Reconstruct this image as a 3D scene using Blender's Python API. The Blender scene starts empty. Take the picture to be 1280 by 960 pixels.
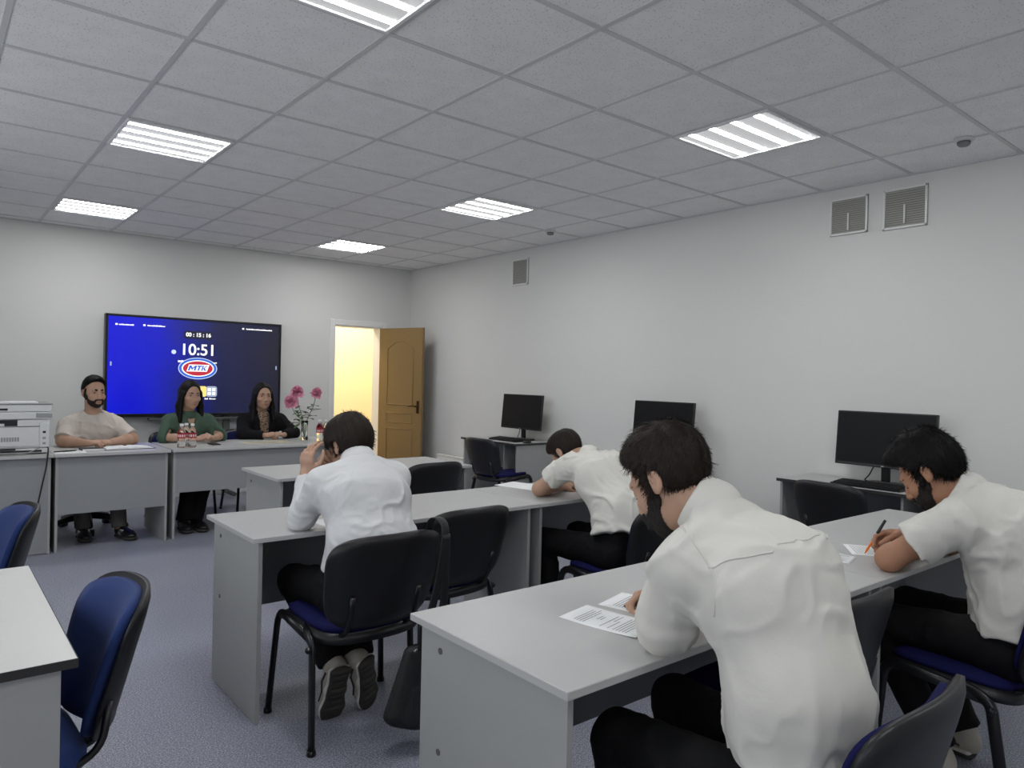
import bpy, bmesh, math, random
import numpy as np
from mathutils import Vector, Matrix, Quaternion

S = bpy.context.scene
COL = S.collection
PI = math.pi

# ------------------------------------------------------------------ camera
CAM_H = 1.401
cam_data = bpy.data.cameras.new('camera')
cam_data.sensor_width = 36.0
cam_data.lens = 901.26 / 1280 * 36.0
cam_data.clip_start = 0.05
cam = bpy.data.objects.new('camera', cam_data)
COL.objects.link(cam)
_yaw, _pit, _rol = math.radians(39.3086), math.radians(-0.43775), math.radians(1.30973)
_f = Vector((math.sin(_yaw) * math.cos(_pit), math.cos(_yaw) * math.cos(_pit), math.sin(_pit)))
_r = Vector((math.cos(_yaw), -math.sin(_yaw), 0.0))
_u = _r.cross(_f)
_r2 = math.cos(_rol) * _r + math.sin(_rol) * _u
_u2 = -math.sin(_rol) * _r + math.cos(_rol) * _u
_m = Matrix((_r2, _u2, -_f)).transposed().to_4x4()
_m.translation = Vector((0, 0, CAM_H))
cam.matrix_world = _m
S.camera = cam

# ------------------------------------------------------------------ world, exposure
world = bpy.data.worlds.new('world')
S.world = world
world.use_nodes = True
world.node_tree.nodes['Background'].inputs[0].default_value = (0.75, 0.82, 0.9, 1)
world.node_tree.nodes['Background'].inputs[1].default_value = 0.3
S.view_settings.view_transform = 'Standard'
S.view_settings.look = 'None'
S.view_settings.gamma = 1.0
S.view_settings.use_curve_mapping = False
S.view_settings.exposure = 0.57
ADDED_FILL = 17.0         # fill lamp at each added left-wall opening, brightens the ceiling
TUBE_POWER = 33.0       # radiance of the lamp tubes
PANEL_POWER = 0.30      # radiance of the reflector between them

# ------------------------------------------------------------------ room dimensions
XL, XR, YB, YF, H = -1.6, 5.137, 8.496, -2.6, 2.8368
# ------------------------------------------------------------------ materials
def rgb(r, g, b):
    """sRGB 0-255 to linear"""
    f = lambda c: (c / 255 / 12.92) if c / 255 <= 0.04045 else ((c / 255 + 0.055) / 1.055) ** 2.4
    return (f(r), f(g), f(b), 1.0)

def new_mat(name):
    m = bpy.data.materials.new(name)
    m.use_nodes = True
    nt = m.node_tree
    b = nt.nodes['Principled BSDF']
    return m, nt, b

def mat(name, col, rough=0.5, metal=0.0, noise=0.0, nscale=20.0, bump=0.0, bscale=200.0, spec=0.5,
        stretch=(1, 1, 1), sheen=0.0, subsurf=0.0, detail=3.0):
    m, nt, b = new_mat(name)
    b.inputs['Base Color'].default_value = col
    b.inputs['Roughness'].default_value = rough
    b.inputs['Metallic'].default_value = metal
    b.inputs['Specular IOR Level'].default_value = spec
    if sheen:
        b.inputs['Sheen Weight'].default_value = sheen
    if subsurf:
        b.inputs['Subsurface Weight'].default_value = subsurf
        b.inputs['Subsurface Radius'].default_value = (0.012, 0.005, 0.003)
        b.inputs['Subsurface Scale'].default_value = 1.0
    tc = nt.nodes.new('ShaderNodeTexCoord')
    mp = nt.nodes.new('ShaderNodeMapping')
    mp.inputs['Scale'].default_value = stretch
    nt.links.new(tc.outputs['Object'], mp.inputs['Vector'])
    if noise:
        n = nt.nodes.new('ShaderNodeTexNoise'); n.inputs['Scale'].default_value = nscale
        n.inputs['Detail'].default_value = detail
        nt.links.new(mp.outputs[0], n.inputs['Vector'])
        mx = nt.nodes.new('ShaderNodeMix'); mx.data_type = 'RGBA'
        mx.inputs[6].default_value = tuple(max(0, c * (1 - noise)) for c in col[:3]) + (1,)
        mx.inputs[7].default_value = tuple(min(1, c * (1 + noise)) for c in col[:3]) + (1,)
        nt.links.new(n.outputs['Fac'], mx.inputs[0])
        nt.links.new(mx.outputs[2], b.inputs['Base Color'])
    if bump:
        n2 = nt.nodes.new('ShaderNodeTexNoise'); n2.inputs['Scale'].default_value = bscale
        n2.inputs['Detail'].default_value = 2.0
        nt.links.new(mp.outputs[0], n2.inputs['Vector'])
        bp = nt.nodes.new('ShaderNodeBump'); bp.inputs['Strength'].default_value = bump
        bp.inputs['Distance'].default_value = 0.003
        nt.links.new(n2.outputs['Fac'], bp.inputs['Height'])
        nt.links.new(bp.outputs[0], b.inputs['Normal'])
    return m

def emit(name, col, power):
    m, nt, b = new_mat(name)
    b.inputs['Base Color'].default_value = (0.02, 0.02, 0.02, 1)
    b.inputs['Emission Color'].default_value = col
    b.inputs['Emission Strength'].default_value = power
    b.inputs['Roughness'].default_value = 0.4
    return m

def glass(name, col=(1, 1, 1, 1), ior=1.45, rough=0.0, alpha=1.0):
    m, nt, b = new_mat(name)
    b.inputs['Base Color'].default_value = col
    b.inputs['Roughness'].default_value = rough
    b.inputs['IOR'].default_value = ior
    b.inputs['Transmission Weight'].default_value = 1.0
    return m

# ------------------------------------------------------------------ object helpers
def clean_shade(me, smooth=True, angle=None):
    if smooth:
        me.polygons.foreach_set('use_smooth', [True] * len(me.polygons))

def obj(name, me, m=None, parent=None, loc=None, rot=None):
    if isinstance(me, bmesh.types.BMesh):
        bm = me
        me = bpy.data.meshes.new(name)
        bm.to_mesh(me); bm.free()
    o = bpy.data.objects.new(name, me)
    COL.objects.link(o)
    if m is not None:
        if isinstance(m, (list, tuple)):
            for q in m: me.materials.append(q)
        else:
            me.materials.append(m)
    if parent is not None: o.parent = parent
    if loc is not None: o.location = loc
    if rot is not None: o.rotation_euler = rot
    return o

def tag(o, label=None, cat=None, group=None, kind=None):
    if label: o['label'] = label
    if cat: o['category'] = cat
    if group: o['group'] = group
    if kind: o['kind'] = kind
    return o

def thing(name, label, cat, loc=(0, 0, 0), rz=0.0, group=None):
    o = bpy.data.objects.new(name, None)
    o.empty_display_size = 0.1
    COL.objects.link(o)
    o.location = loc; o.rotation_euler = (0, 0, rz)
    return tag(o, label, cat, group)

def dup(o, loc=None, rz=None, label=None, group=None, parent=None):
    c = o.copy(); COL.objects.link(c)
    if parent is not None: c.parent = parent
    if loc is not None: c.location = loc
    if rz is not None: c.rotation_euler = (0, 0, rz)
    if label: c['label'] = label
    if group: c['group'] = group
    for ch in o.children:
        dup(ch, parent=c)
    return c

def struct(name, bm, m, smooth=False):
    o = obj(name, bm, m)
    o['kind'] = 'structure'
    return o

# ------------------------------------------------------------------ bmesh shapes
def box(bm, x0, x1, y0, y1, z0, z1, bev=0.0, seg=2):
    ret = bmesh.ops.create_cube(bm, size=1.0)
    vs = ret['verts']
    for v in vs:
        v.co = Vector(((x0 + x1) / 2 + v.co.x * (x1 - x0), (y0 + y1) / 2 + v.co.y * (y1 - y0), (z0 + z1) / 2 + v.co.z * (z1 - z0)))
    if bev:
        es = list({e for v in vs for e in v.link_edges})
        r = bmesh.ops.bevel(bm, geom=es, offset=bev, segments=seg, affect='EDGES', profile=0.5)
        for f in r['faces']: f.smooth = True
    return bm

def B(*a, bev=0.0, seg=2):
    return box(bmesh.new(), *a, bev=bev, seg=seg)

def frame_axes(d, hint=(0, 0, 1)):
    d = Vector(d).normalized()
    h = Vector(hint)
    if abs(d.dot(h.normalized())) > 0.97: h = Vector((1, 0, 0)) if abs(d.x) < 0.9 else Vector((0, 1, 0))
    u = d.cross(h).normalized(); v = u.cross(d).normalized()
    return u, v

def smooth_path(pts, n=6):
    """Catmull-Rom through pts"""
    P = [Vector(p) for p in pts]
    if len(P) < 3: return P
    out = []
    for i in range(len(P) - 1):
        p0 = P[max(i - 1, 0)]; p1 = P[i]; p2 = P[i + 1]; p3 = P[min(i + 2, len(P) - 1)]
        for k in range(n):
            t = k / n
            out.append(0.5 * ((2 * p1) + (p2 - p0) * t + (2 * p0 - 5 * p1 + 4 * p2 - p3) * t * t + (3 * p1 - p0 - 3 * p2 + p3) * t ** 3))
    out.append(P[-1])
    return out

def round_path(pts, r=0.04, n=5):
    """polyline with rounded corners"""
    P = [Vector(p) for p in pts]
    out = [P[0]]
    for i in range(1, len(P) - 1):
        a, b, c = P[i - 1], P[i], P[i + 1]
        rr = min(r, (a - b).length * 0.48, (c - b).length * 0.48)
        s = b + (a - b).normalized() * rr; e = b + (c - b).normalized() * rr
        for k in range(n + 1):
            t = k / n
            out.append((1 - t) ** 2 * s + 2 * t * (1 - t) * b + t * t * e)
    out.append(P[-1])
    return out

def tube(bm, pts, r, seg=10, rv=None, radii=None, hint=(0, 0, 1), cap=True):
    """sweep an ellipse (r by rv) along pts"""
    P = [Vector(p) for p in pts]
    rings = []
    prev_u = None
    for i, p in enumerate(P):
        d = (P[min(i + 1, len(P) - 1)] - P[max(i - 1, 0)])
        if d.length < 1e-9: d = Vector((0, 0, 1))
        d.normalize()
        if prev_u is None:
            u, v = frame_axes(d, hint)
        else:
            u = (prev_u - d * prev_u.dot(d))
            if u.length < 1e-6: u, v = frame_axes(d, hint)
            else:
                u.normalize()
            v = d.cross(u) * -1 if False else u.cross(d)
        prev_u = u
        a = radii[i] if radii else r
        b_ = (rv if rv else r) * (a / r if radii else 1)
        rings.append([bm.verts.new(p + u * (a * math.cos(2 * PI * k / seg)) + v * (b_ * math.sin(2 * PI * k / seg))) for k in range(seg)])
    for A_, B_ in zip(rings, rings[1:]):
        for k in range(seg):
            f = bm.faces.new((A_[k], A_[(k + 1) % seg], B_[(k + 1) % seg], B_[k])); f.smooth = True
    if cap:
        bm.faces.new(rings[0][::-1]); bm.faces.new(rings[-1])
    return bm

def lathe(bm, prof, seg=24, c=(0, 0, 0), close=True):
    rings = []
    for r, z in prof:
        rings.append([bm.verts.new((c[0] + r * math.cos(2 * PI * k / seg), c[1] + r * math.sin(2 * PI * k / seg), c[2] + z)) for k in range(seg)])
    for A_, B_ in zip(rings, rings[1:]):
        for k in range(seg):
            f = bm.faces.new((A_[k], A_[(k + 1) % seg], B_[(k + 1) % seg], B_[k])); f.smooth = True
    if close:
        bm.faces.new(rings[0][::-1]); bm.faces.new(rings[-1])
    return bm

def prism(bm, outline, axis='z', lo=0.0, hi=0.1, bev=0.0):
    """extrude a 2-D outline; axis names the extrusion direction (x: outline is y,z ; y: x,z ; z: x,y)"""
    def P(a, b, t):
        return {'x': (t, a, b), 'y': (a, t, b), 'z': (a, b, t)}[axis]
    v0 = [bm.verts.new(P(a, b, lo)) for a, b in outline]
    v1 = [bm.verts.new(P(a, b, hi)) for a, b in outline]
    n = len(outline)
    bm.faces.new(v0[::-1]); bm.faces.new(v1)
    for i in range(n):
        bm.faces.new((v0[i], v0[(i + 1) % n], v1[(i + 1) % n], v1[i]))
    bmesh.ops.recalc_face_normals(bm, faces=bm.faces)
    return bm

def rrect(w, h, r, n=5, cx=0.0, cy=0.0):
    out = []
    for (sx, sy, a0) in ((1, 1, 0), (-1, 1, 90), (-1, -1, 180), (1, -1, 270)):
        for k in range(n + 1):
            a = math.radians(a0 + 90 * k / n)
            out.append((cx + sx * (w / 2 - r) + r * math.cos(a), cy + sy * (h / 2 - r) + r * math.sin(a)))
    return out

def quad(bm, a, b, c, d):
    return bm.faces.new([bm.verts.new(p) for p in (a, b, c, d)])

def text(name, body, size, m, parent, loc, rot=(0, 0, 0), shear=0.0, extrude=0.0006, align='CENTER', bold=0.0, sx=1.0):
    cu = bpy.data.curves.new(name, 'FONT')
    cu.body = body; cu.size = size; cu.align_x = align; cu.align_y = 'CENTER'
    cu.extrude = extrude; cu.shear = shear; cu.offset = bold
    tmp = bpy.data.objects.new(name, cu); COL.objects.link(tmp)
    bpy.context.view_layer.update()
    me = bpy.data.meshes.new_from_object(tmp.evaluated_get(bpy.context.evaluated_depsgraph_get()))
    bpy.data.objects.remove(tmp); bpy.data.curves.remove(cu)
    me.name = name; me.materials.clear()
    o = obj(name, me, m, parent, loc, rot); o.scale = (sx, 1, 1)
    return o

# ------------------------------------------------------------------ signed-distance modelling (smooth bodies, cloth, hair)
_rng = np.random.RandomState(7)
_NT = _rng.rand(32, 32, 32).astype(np.float32)

def vnoise(p):
    """smooth value noise, about -1..1; p is (...,3)"""
    f = np.floor(p); t = (p - f).astype(np.float32); i = f.astype(np.int64) & 31
    t = t * t * (3 - 2 * t)
    x0, y0, z0 = i[..., 0], i[..., 1], i[..., 2]
    x1, y1, z1 = (x0 + 1) & 31, (y0 + 1) & 31, (z0 + 1) & 31
    tx, ty, tz = t[..., 0], t[..., 1], t[..., 2]
    L = lambda a, b, w: a + (b - a) * w
    c = L(L(L(_NT[x0, y0, z0], _NT[x1, y0, z0], tx), L(_NT[x0, y1, z0], _NT[x1, y1, z0], tx), ty),
          L(L(_NT[x0, y0, z1], _NT[x1, y0, z1], tx), L(_NT[x0, y1, z1], _NT[x1, y1, z1], tx), ty), tz)
    return c * 2 - 1

V3 = lambda v: np.array(v, np.float32)
def unit(v):
    v = np.array(v, float); return v / (np.linalg.norm(v) + 1e-12)

class Sdf:
    def __init__(s): s.P = []; s.disp = None; s.dmax = 0.0
    def add(s, fn, mode='u', k=0.0): s.P.append((fn, mode, k)); return s
    def cap(s, a, b, ra, rb=None, mode='u', k=0.02):
        rb = ra if rb is None else rb
        a = V3(a); b = V3(b); ab = b - a; L2 = float(ab @ ab) + 1e-9
        def fn(p):
            q = p - a; t = np.clip((q @ ab) / L2, 0, 1)
            return np.linalg.norm(q - t[..., None] * ab, axis=-1) - (ra + (rb - ra) * t)
        return s.add(fn, mode, k)
    def ell(s, c, rad, ax=None, mode='u', k=0.02):
        c = V3(c); rad = V3(rad); A = np.eye(3, dtype=np.float32) if ax is None else np.array(ax, np.float32)
        def fn(p):
            q = (p - c) @ A.T
            k0 = np.linalg.norm(q / rad, axis=-1); k1 = np.linalg.norm(q / (rad * rad), axis=-1)
            return np.where(k0 < 1e-4, -float(rad.min()), k0 * (k0 - 1) / np.maximum(k1, 1e-6))
        return s.add(fn, mode, k)
    def ecap(s, a, b, wdir, wa, wb, da, db, mode='u', k=0.03):
        """elliptic capsule: half-widths wa..wb along wdir, half-depths da..db across"""
        a = V3(a); b = V3(b); ab = b - a; L = float(np.linalg.norm(ab)); t_ = ab / (L + 1e-9)
        w = V3(wdir); w = w - t_ * (w @ t_); w /= np.linalg.norm(w); n = np.cross(t_, w).astype(np.float32)
        def fn(p):
            q = p - a; sl = q @ t_; t = np.clip(sl / L, 0, 1)
            W = wa + (wb - wa) * t; D = da + (db - da) * t; m = np.minimum(W, D)
            x, y, z = (q @ w) / W, (q @ n) / D, (sl - t * L) / m
            k0 = np.sqrt(x * x + y * y + z * z)
            k1 = np.sqrt((x / W) ** 2 + (y / D) ** 2 + (z / m) ** 2)
            return np.where(k0 < 1e-3, -m, k0 * (k0 - 1) / np.maximum(k1, 1e-6))
        return s.add(fn, mode, k)
    def rbox(s, c, half, ax=None, r=0.01, mode='u', k=0.01):
        c = V3(c); hb = V3(half) - r; A = np.eye(3, dtype=np.float32) if ax is None else np.array(ax, np.float32)
        def fn(p):
            q = np.abs((p - c) @ A.T) - hb
            return np.linalg.norm(np.maximum(q, 0), axis=-1) + np.minimum(q.max(axis=-1), 0) - r
        return s.add(fn, mode, k)
    def cut(s, p0, n, k=0.004):
        """keep the side the normal points away from"""
        p0 = V3(p0); n = V3(unit(n))
        return s.add(lambda p: (p - p0) @ n, 'i', k)
    def ev(s, pts, centers=None, R=None):
        """pts (B,m,3); optional culling by block"""
        d = np.full(pts.shape[:-1], 0.5, np.float32)
        for fn, mode, k in s.P:
            if centers is not None and mode != 'i':
                sel = np.nonzero(fn(centers) < R + k + 0.02)[0]
                if len(sel) == 0: continue
                q = fn(pts[sel]).astype(np.float32); cur = d[sel]
            else:
                sel = None; q = fn(pts).astype(np.float32); cur = d
            if mode == 's': q = -q
            if mode == 'u':
                if k > 0:
                    h = np.maximum(k - np.abs(cur - q), 0) / k
                    r = np.minimum(cur, q) - h * h * k * 0.25
                else: r = np.minimum(cur, q)
            else:
                if k > 0:
                    h = np.maximum(k - np.abs(cur - q), 0) / k
                    r = np.maximum(cur, q) + h * h * k * 0.25
                else: r = np.maximum(cur, q)
            if sel is None: d = r
            else: d[sel] = r
        if s.disp is not None: d = d + s.disp(pts).astype(np.float32)
        return d
    def mesh(s, name, lo, hi, h, BS=8):
        lo = np.array(lo, float); hi = np.array(hi, float)
        nb = np.ceil((hi - lo) / (h * BS)).astype(int)
        n = nb * BS
        ii = np.stack(np.meshgrid(*[np.arange(k) for k in nb], indexing='ij'), -1).reshape(-1, 3)
        cen = (lo + (ii + 0.5) * BS * h).astype(np.float32)
        R = h * BS * 0.5 * 1.7321
        d0 = s.ev(cen[:, None, :])[:, 0]
        act = np.nonzero(np.abs(d0) < R * 1.35 + s.dmax + 0.006)[0]
        G = np.full(tuple(n), 1.0, np.float32)
        # fill far blocks by sign
        neg = ii[(d0 < 0)]
        G6 = G.reshape(nb[0], BS, nb[1], BS, nb[2], BS)
        G6[neg[:, 0], :, neg[:, 1], :, neg[:, 2], :] = -1.0
        off = np.stack(np.meshgrid(*[np.arange(BS)] * 3, indexing='ij'), -1).reshape(-1, 3)
        for st in range(0, len(act), 600):
            a = act[st:st + 600]; bi = ii[a]
            pts = (lo + (bi[:, None, :] * BS + off[None]) * h).astype(np.float32)
            d = s.ev(pts, cen[a], R)
            G6[bi[:, 0], :, bi[:, 1], :, bi[:, 2], :] = d.reshape(-1, BS, BS, BS)
        v, f = surface_nets(G, lo, h)
        me = bpy.data.meshes.new(name)
        me.vertices.add(len(v)); me.vertices.foreach_set('co', v.astype(np.float32).ravel())
        me.loops.add(f.size); me.loops.foreach_set('vertex_index', f.astype(np.int32).ravel())
        me.polygons.add(len(f)); me.polygons.foreach_set('loop_start', np.arange(0, f.size, 4, dtype=np.int32))
        me.polygons.foreach_set('use_smooth', np.ones(len(f), bool))
        me.update(calc_edges=True); me.validate()
        return me

def surface_nets(G, lo, h):
    n = np.array(G.shape); s = G < 0
    c = s[:-1, :-1, :-1].astype(np.int8)
    cnt = np.zeros(tuple(n - 1), np.int8)
    for dx in (0, 1):
        for dy in (0, 1):
            for dz in (0, 1):
                cnt += s[dx:n[0] - 1 + dx, dy:n[1] - 1 + dy, dz:n[2] - 1 + dz]
    cells = np.argwhere((cnt > 0) & (cnt < 8))
    idx = np.full(tuple(n - 1), -1, np.int32); idx[tuple(cells.T)] = np.arange(len(cells))
    acc = np.zeros((len(cells), 3)); w = np.zeros(len(cells))
    val = {}
    for dx in (0, 1):
        for dy in (0, 1):
            for dz in (0, 1):
                val[(dx, dy, dz)] = G[cells[:, 0] + dx, cells[:, 1] + dy, cells[:, 2] + dz].astype(float)
    for ax in range(3):
        for u in (0, 1):
            for v in (0, 1):
                a = [0, 0, 0]; o = [k for k in range(3) if k != ax]
                a[o[0]] = u; a[o[1]] = v; b = list(a); b[ax] = 1
                va, vb = val[tuple(a)], val[tuple(b)]
                m = (va < 0) != (vb < 0)
                t = np.where(m, va / np.where(m, va - vb, 1), 0)
                pt = np.tile(np.array(a, float), (len(cells), 1)); pt[:, ax] += t
                acc[m] += pt[m]; w[m] += 1
    verts = lo + (cells + acc / w[:, None]) * h
    faces = []
    for ax in range(3):
        o = [(ax + 1) % 3, (ax + 2) % 3]
        sl0 = [slice(1, -1)] * 3; sl0[ax] = slice(0, -1)
        sl1 = [slice(1, -1)] * 3; sl1[ax] = slice(1, None)
        A_, B_ = s[tuple(sl0)], s[tuple(sl1)]
        for flip in (False, True):
            m = (A_ & ~B_) if not flip else (~A_ & B_)
            e = np.argwhere(m)
            base = e.copy()
            for k in range(3):
                if k != ax: base[:, k] += 1
            q = []
            for (du, dv) in ((-1, -1), (0, -1), (0, 0), (-1, 0)):
                cc = base.copy(); cc[:, o[0]] += du; cc[:, o[1]] += dv
                cc = np.minimum(cc, n - 2)
                q.append(idx[tuple(cc.T)])
            q = np.stack(q, 1)
            if flip: q = q[:, ::-1]
            faces.append(q[(q >= 0).all(1)])
    return verts, np.concatenate(faces)
# ------------------------------------------------------------------ setting materials
M = {}
M['wall'] = mat('wall_paint', rgb(221, 221, 218), 0.75, noise=0.02, nscale=1.3, bump=0.08, bscale=90, spec=0.25)
M['white'] = mat('white_paint', rgb(230, 230, 228), 0.4, noise=0.02, nscale=8)
M['grid'] = mat('grid_paint', rgb(204, 204, 205), 0.5, noise=0.08, nscale=4)
M['cream'] = mat('cream_paint', rgb(246, 232, 196), 0.7, noise=0.03, nscale=2)

def ceiling_mat():
    m, nt, b = new_mat('ceiling_tile')
    tc = nt.nodes.new('ShaderNodeTexCoord')
    vo = nt.nodes.new('ShaderNodeTexVoronoi'); vo.inputs['Scale'].default_value = 75
    n = nt.nodes.new('ShaderNodeTexNoise'); n.inputs['Scale'].default_value = 7; n.inputs['Detail'].default_value = 4
    nt.links.new(tc.outputs['Object'], vo.inputs['Vector']); nt.links.new(tc.outputs['Object'], n.inputs['Vector'])
    r = nt.nodes.new('ShaderNodeValToRGB')
    r.color_ramp.elements[0].position = 0.15; r.color_ramp.elements[0].color = rgb(192, 192, 193)
    r.color_ramp.elements[1].position = 0.23; r.color_ramp.elements[1].color = rgb(243, 243, 243)
    nt.links.new(vo.outputs['Distance'], r.inputs[0])
    mx = nt.nodes.new('ShaderNodeMix'); mx.data_type = 'RGBA'; mx.blend_type = 'MULTIPLY'; mx.inputs[0].default_value = 1
    r2 = nt.nodes.new('ShaderNodeValToRGB')
    r2.color_ramp.elements[0].position = 0.3; r2.color_ramp.elements[0].color = (0.94, 0.94, 0.94, 1)
    r2.color_ramp.elements[1].position = 0.7; r2.color_ramp.elements[1].color = (1, 1, 1, 1)
    nt.links.new(n.outputs['Fac'], r2.inputs[0])
    nt.links.new(r.outputs[0], mx.inputs[6]); nt.links.new(r2.outputs[0], mx.inputs[7])
    nt.links.new(mx.outputs[2], b.inputs['Base Color'])
    b.inputs['Roughness'].default_value = 0.9; b.inputs['Specular IOR Level'].default_value = 0.1
    return m

def floor_mat():
    m, nt, b = new_mat('speckled_linoleum')
    tc = nt.nodes.new('ShaderNodeTexCoord')
    n1 = nt.nodes.new('ShaderNodeTexNoise'); n1.inputs['Scale'].default_value = 190; n1.inputs['Detail'].default_value = 3
    n2 = nt.nodes.new('ShaderNodeTexNoise'); n2.inputs['Scale'].default_value = 75; n2.inputs['Detail'].default_value = 3
    n3 = nt.nodes.new('ShaderNodeTexNoise'); n3.inputs['Scale'].default_value = 1.6
    for n in (n1, n2, n3): nt.links.new(tc.outputs['Object'], n.inputs['Vector'])
    r1 = nt.nodes.new('ShaderNodeValToRGB')
    e = r1.color_ramp.elements
    e[0].position = 0.36; e[0].color = rgb(96, 99, 112)
    e[1].position = 0.64; e[1].color = rgb(196, 198, 204)
    k = e.new(0.47); k.color = rgb(140, 143, 156)
    k = e.new(0.54); k.color = rgb(152, 155, 166)
    nt.links.new(n1.outputs['Fac'], r1.inputs[0])
    r2 = nt.nodes.new('ShaderNodeValToRGB')
    r2.color_ramp.elements[0].position = 0.38; r2.color_ramp.elements[0].color = (0.82, 0.83, 0.90, 1)
    r2.color_ramp.elements[1].position = 0.62; r2.color_ramp.elements[1].color = (1, 1, 1, 1)
    nt.links.new(n2.outputs['Fac'], r2.inputs[0])
    mx = nt.nodes.new('ShaderNodeMix'); mx.data_type = 'RGBA'; mx.blend_type = 'MULTIPLY'; mx.inputs[0].default_value = 1
    nt.links.new(r1.outputs[0], mx.inputs[6]); nt.links.new(r2.outputs[0], mx.inputs[7])
    nt.links.new(mx.outputs[2], b.inputs['Base Color'])
    b.inputs['Roughness'].default_value = 0.42
    b.inputs['Specular IOR Level'].default_value = 0.4
    return m
M['ceiling'] = ceiling_mat()
M['floor'] = floor_mat()

# ------------------------------------------------------------------ room shell
YC = YB + 0.2            # corridor side of the back wall
D0, D1, DH = 4.035, 4.70, 2.03      # doorway in the back wall
struct('floor', B(XL - .1, XR + .1, YF - .1, YB + 2.2, -0.1, 0), M['floor'])
struct('ceiling', B(XL - .1, XR + .1, YF - .1, YC, H, H + 0.1), M['ceiling'])
bm = bmesh.new()
box(bm, XL - .1, D0, YB, YC, 0, H); box(bm, D1, XR + .1, YB, YC, 0, H); box(bm, D0, D1, YB, YC, DH, H)
struct('wall_back', bm, M['wall'])
struct('wall_right', B(XR, XR + .1, YF - .1, YB, 0, H), M['wall'])
ADDED_WIN = [(-1.9, -.1), (.9, 2.7), (3.7, 5.5)]; WZ0, WZ1 = .9, 2.42  # openings added in the unseen left wall to brighten the dark ceiling
bm = bmesh.new(); yy = YF - .1
for a, b in ADDED_WIN:
    box(bm, XL - .1, XL, yy, a, 0, H); box(bm, XL - .1, XL, a, b, 0, WZ0); box(bm, XL - .1, XL, a, b, WZ1, H); yy = b
box(bm, XL - .1, XL, yy, YB, 0, H)
struct('wall_left', bm, M['wall'])
for i, (a, b) in enumerate(ADDED_WIN):
    bm = bmesh.new()
    for q in ((a, a + .06, WZ0, WZ1), (b - .06, b, WZ0, WZ1), (a, b, WZ0, WZ0 + .06), (a, b, WZ1 - .06, WZ1), ((a + b) / 2 - .03, (a + b) / 2 + .03, WZ0, WZ1)):
        box(bm, XL - .08, XL - .02, *q, .004)
    box(bm, XL - .02, XL + .16, a - .03, b + .03, WZ0 - .035, WZ0, .006)
    struct('added_window_%d' % (i + 1), bm, M['white'])  # frame and sill of an opening added for the fill light
    la = bpy.data.lights.new('added_fill', 'AREA'); la.shape = 'RECTANGLE'; la.size = b - a; la.size_y = WZ1 - WZ0  # fill lamp added outside the opening, not a known source
    la.energy = ADDED_FILL; la.color = (0.93, 0.96, 1.0)
    lo = bpy.data.objects.new('added_fill', la); COL.objects.link(lo); lo.location = (XL - .12, (a + b) / 2, (WZ0 + WZ1) / 2)
    lo.rotation_euler = (0, -PI / 2, 0)
struct('wall_front', B(XL, XR, YF - .1, YF, 0, H), M['wall'])
bm = bmesh.new()
box(bm, XL, D0 - 0.07, YB - .014, YB, 0, .07, .003); struct('baseboard_back', bm, M['white'])
struct('baseboard_right', B(XR - .014, XR, YF, YB - .015, 0, .07, bev=.003), M['white'])
# corridor beyond the door
bm = bmesh.new()
box(bm, 1.9, 6.4, YC + 1.5, YC + 1.6, 0, H); box(bm, 6.3, 6.4, YC, YC + 1.5, 0, H); box(bm, 1.8, 1.9, YC, YC + 1.6, 0, H)
box(bm, XR + .1, 6.4, YC - .1, YC, 0, H)
struct('wall_corridor', bm, M['cream'])
struct('ceiling_corridor', B(1.8, 6.4, YC, YC + 1.6, H, H + .1), M['cream'])
struct('floor_corridor', B(XR + .1, 6.4, YC - .1, YC + 2, -0.1, 0), M['floor'])
cl = bpy.data.lights.new('corridor_lamp', 'AREA'); cl.shape = 'RECTANGLE'; cl.size = 2.6; cl.size_y = 0.5
cl.energy = 44; cl.color = (1.0, 0.89, 0.72)
co = bpy.data.objects.new('corridor_lamp', cl); COL.objects.link(co); co.location = (4.4, YC + 0.75, H - 0.03)
# door casing
bm = bmesh.new()
box(bm, D0 - .07, D0, YB - .018, YB, 0, DH + .07, .004); box(bm, D1, D1 + .07, YB - .018, YB, 0, DH + .07, .004)
box(bm, D0, D1, YB - .018, YB, DH, DH + .07, .004)
box(bm, D0, D0 + .012, YB - .002, YC, 0, DH); box(bm, D1 - .012, D1, YB - .002, YC, 0, DH); box(bm, D0, D1, YB - .002, YC, DH - .012, DH)
struct('trim_1', bm, M['white'])

# suspended ceiling grid
LX = [1.185, 3.681]; LY = [-0.11, 2.386, 4.882, 7.378]; T = 0.624
bm = bmesh.new()
x = LX[0] - T / 2
while x > XL + T: x -= T
while x < XR:
    box(bm, x - .012, x + .012, YF, YB, H - .004, H + .002); x += T
y = LY[0] - T / 2
while y > YF + T: y -= T
while y < YB:
    box(bm, XL, XR, y - .012, y + .012, H - .0045, H + .0015); y += T
box(bm, XL, XR, YB - .02, YB, H - .008, H + .001); box(bm, XR - .02, XR, YF, YB, H - .008, H + .001)
struct('trim_2', bm, M['grid'])

# ------------------------------------------------------------------ ceiling lamps
M['tube'] = emit('lamp_tube', (0.99, 0.998, 1.0, 1), TUBE_POWER)
M['reflector'] = emit('lamp_reflector', (0.97, 0.98, 1.0, 1), PANEL_POWER)
M['lampframe'] = mat('lamp_frame', rgb(225, 225, 225), 0.4)

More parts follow.
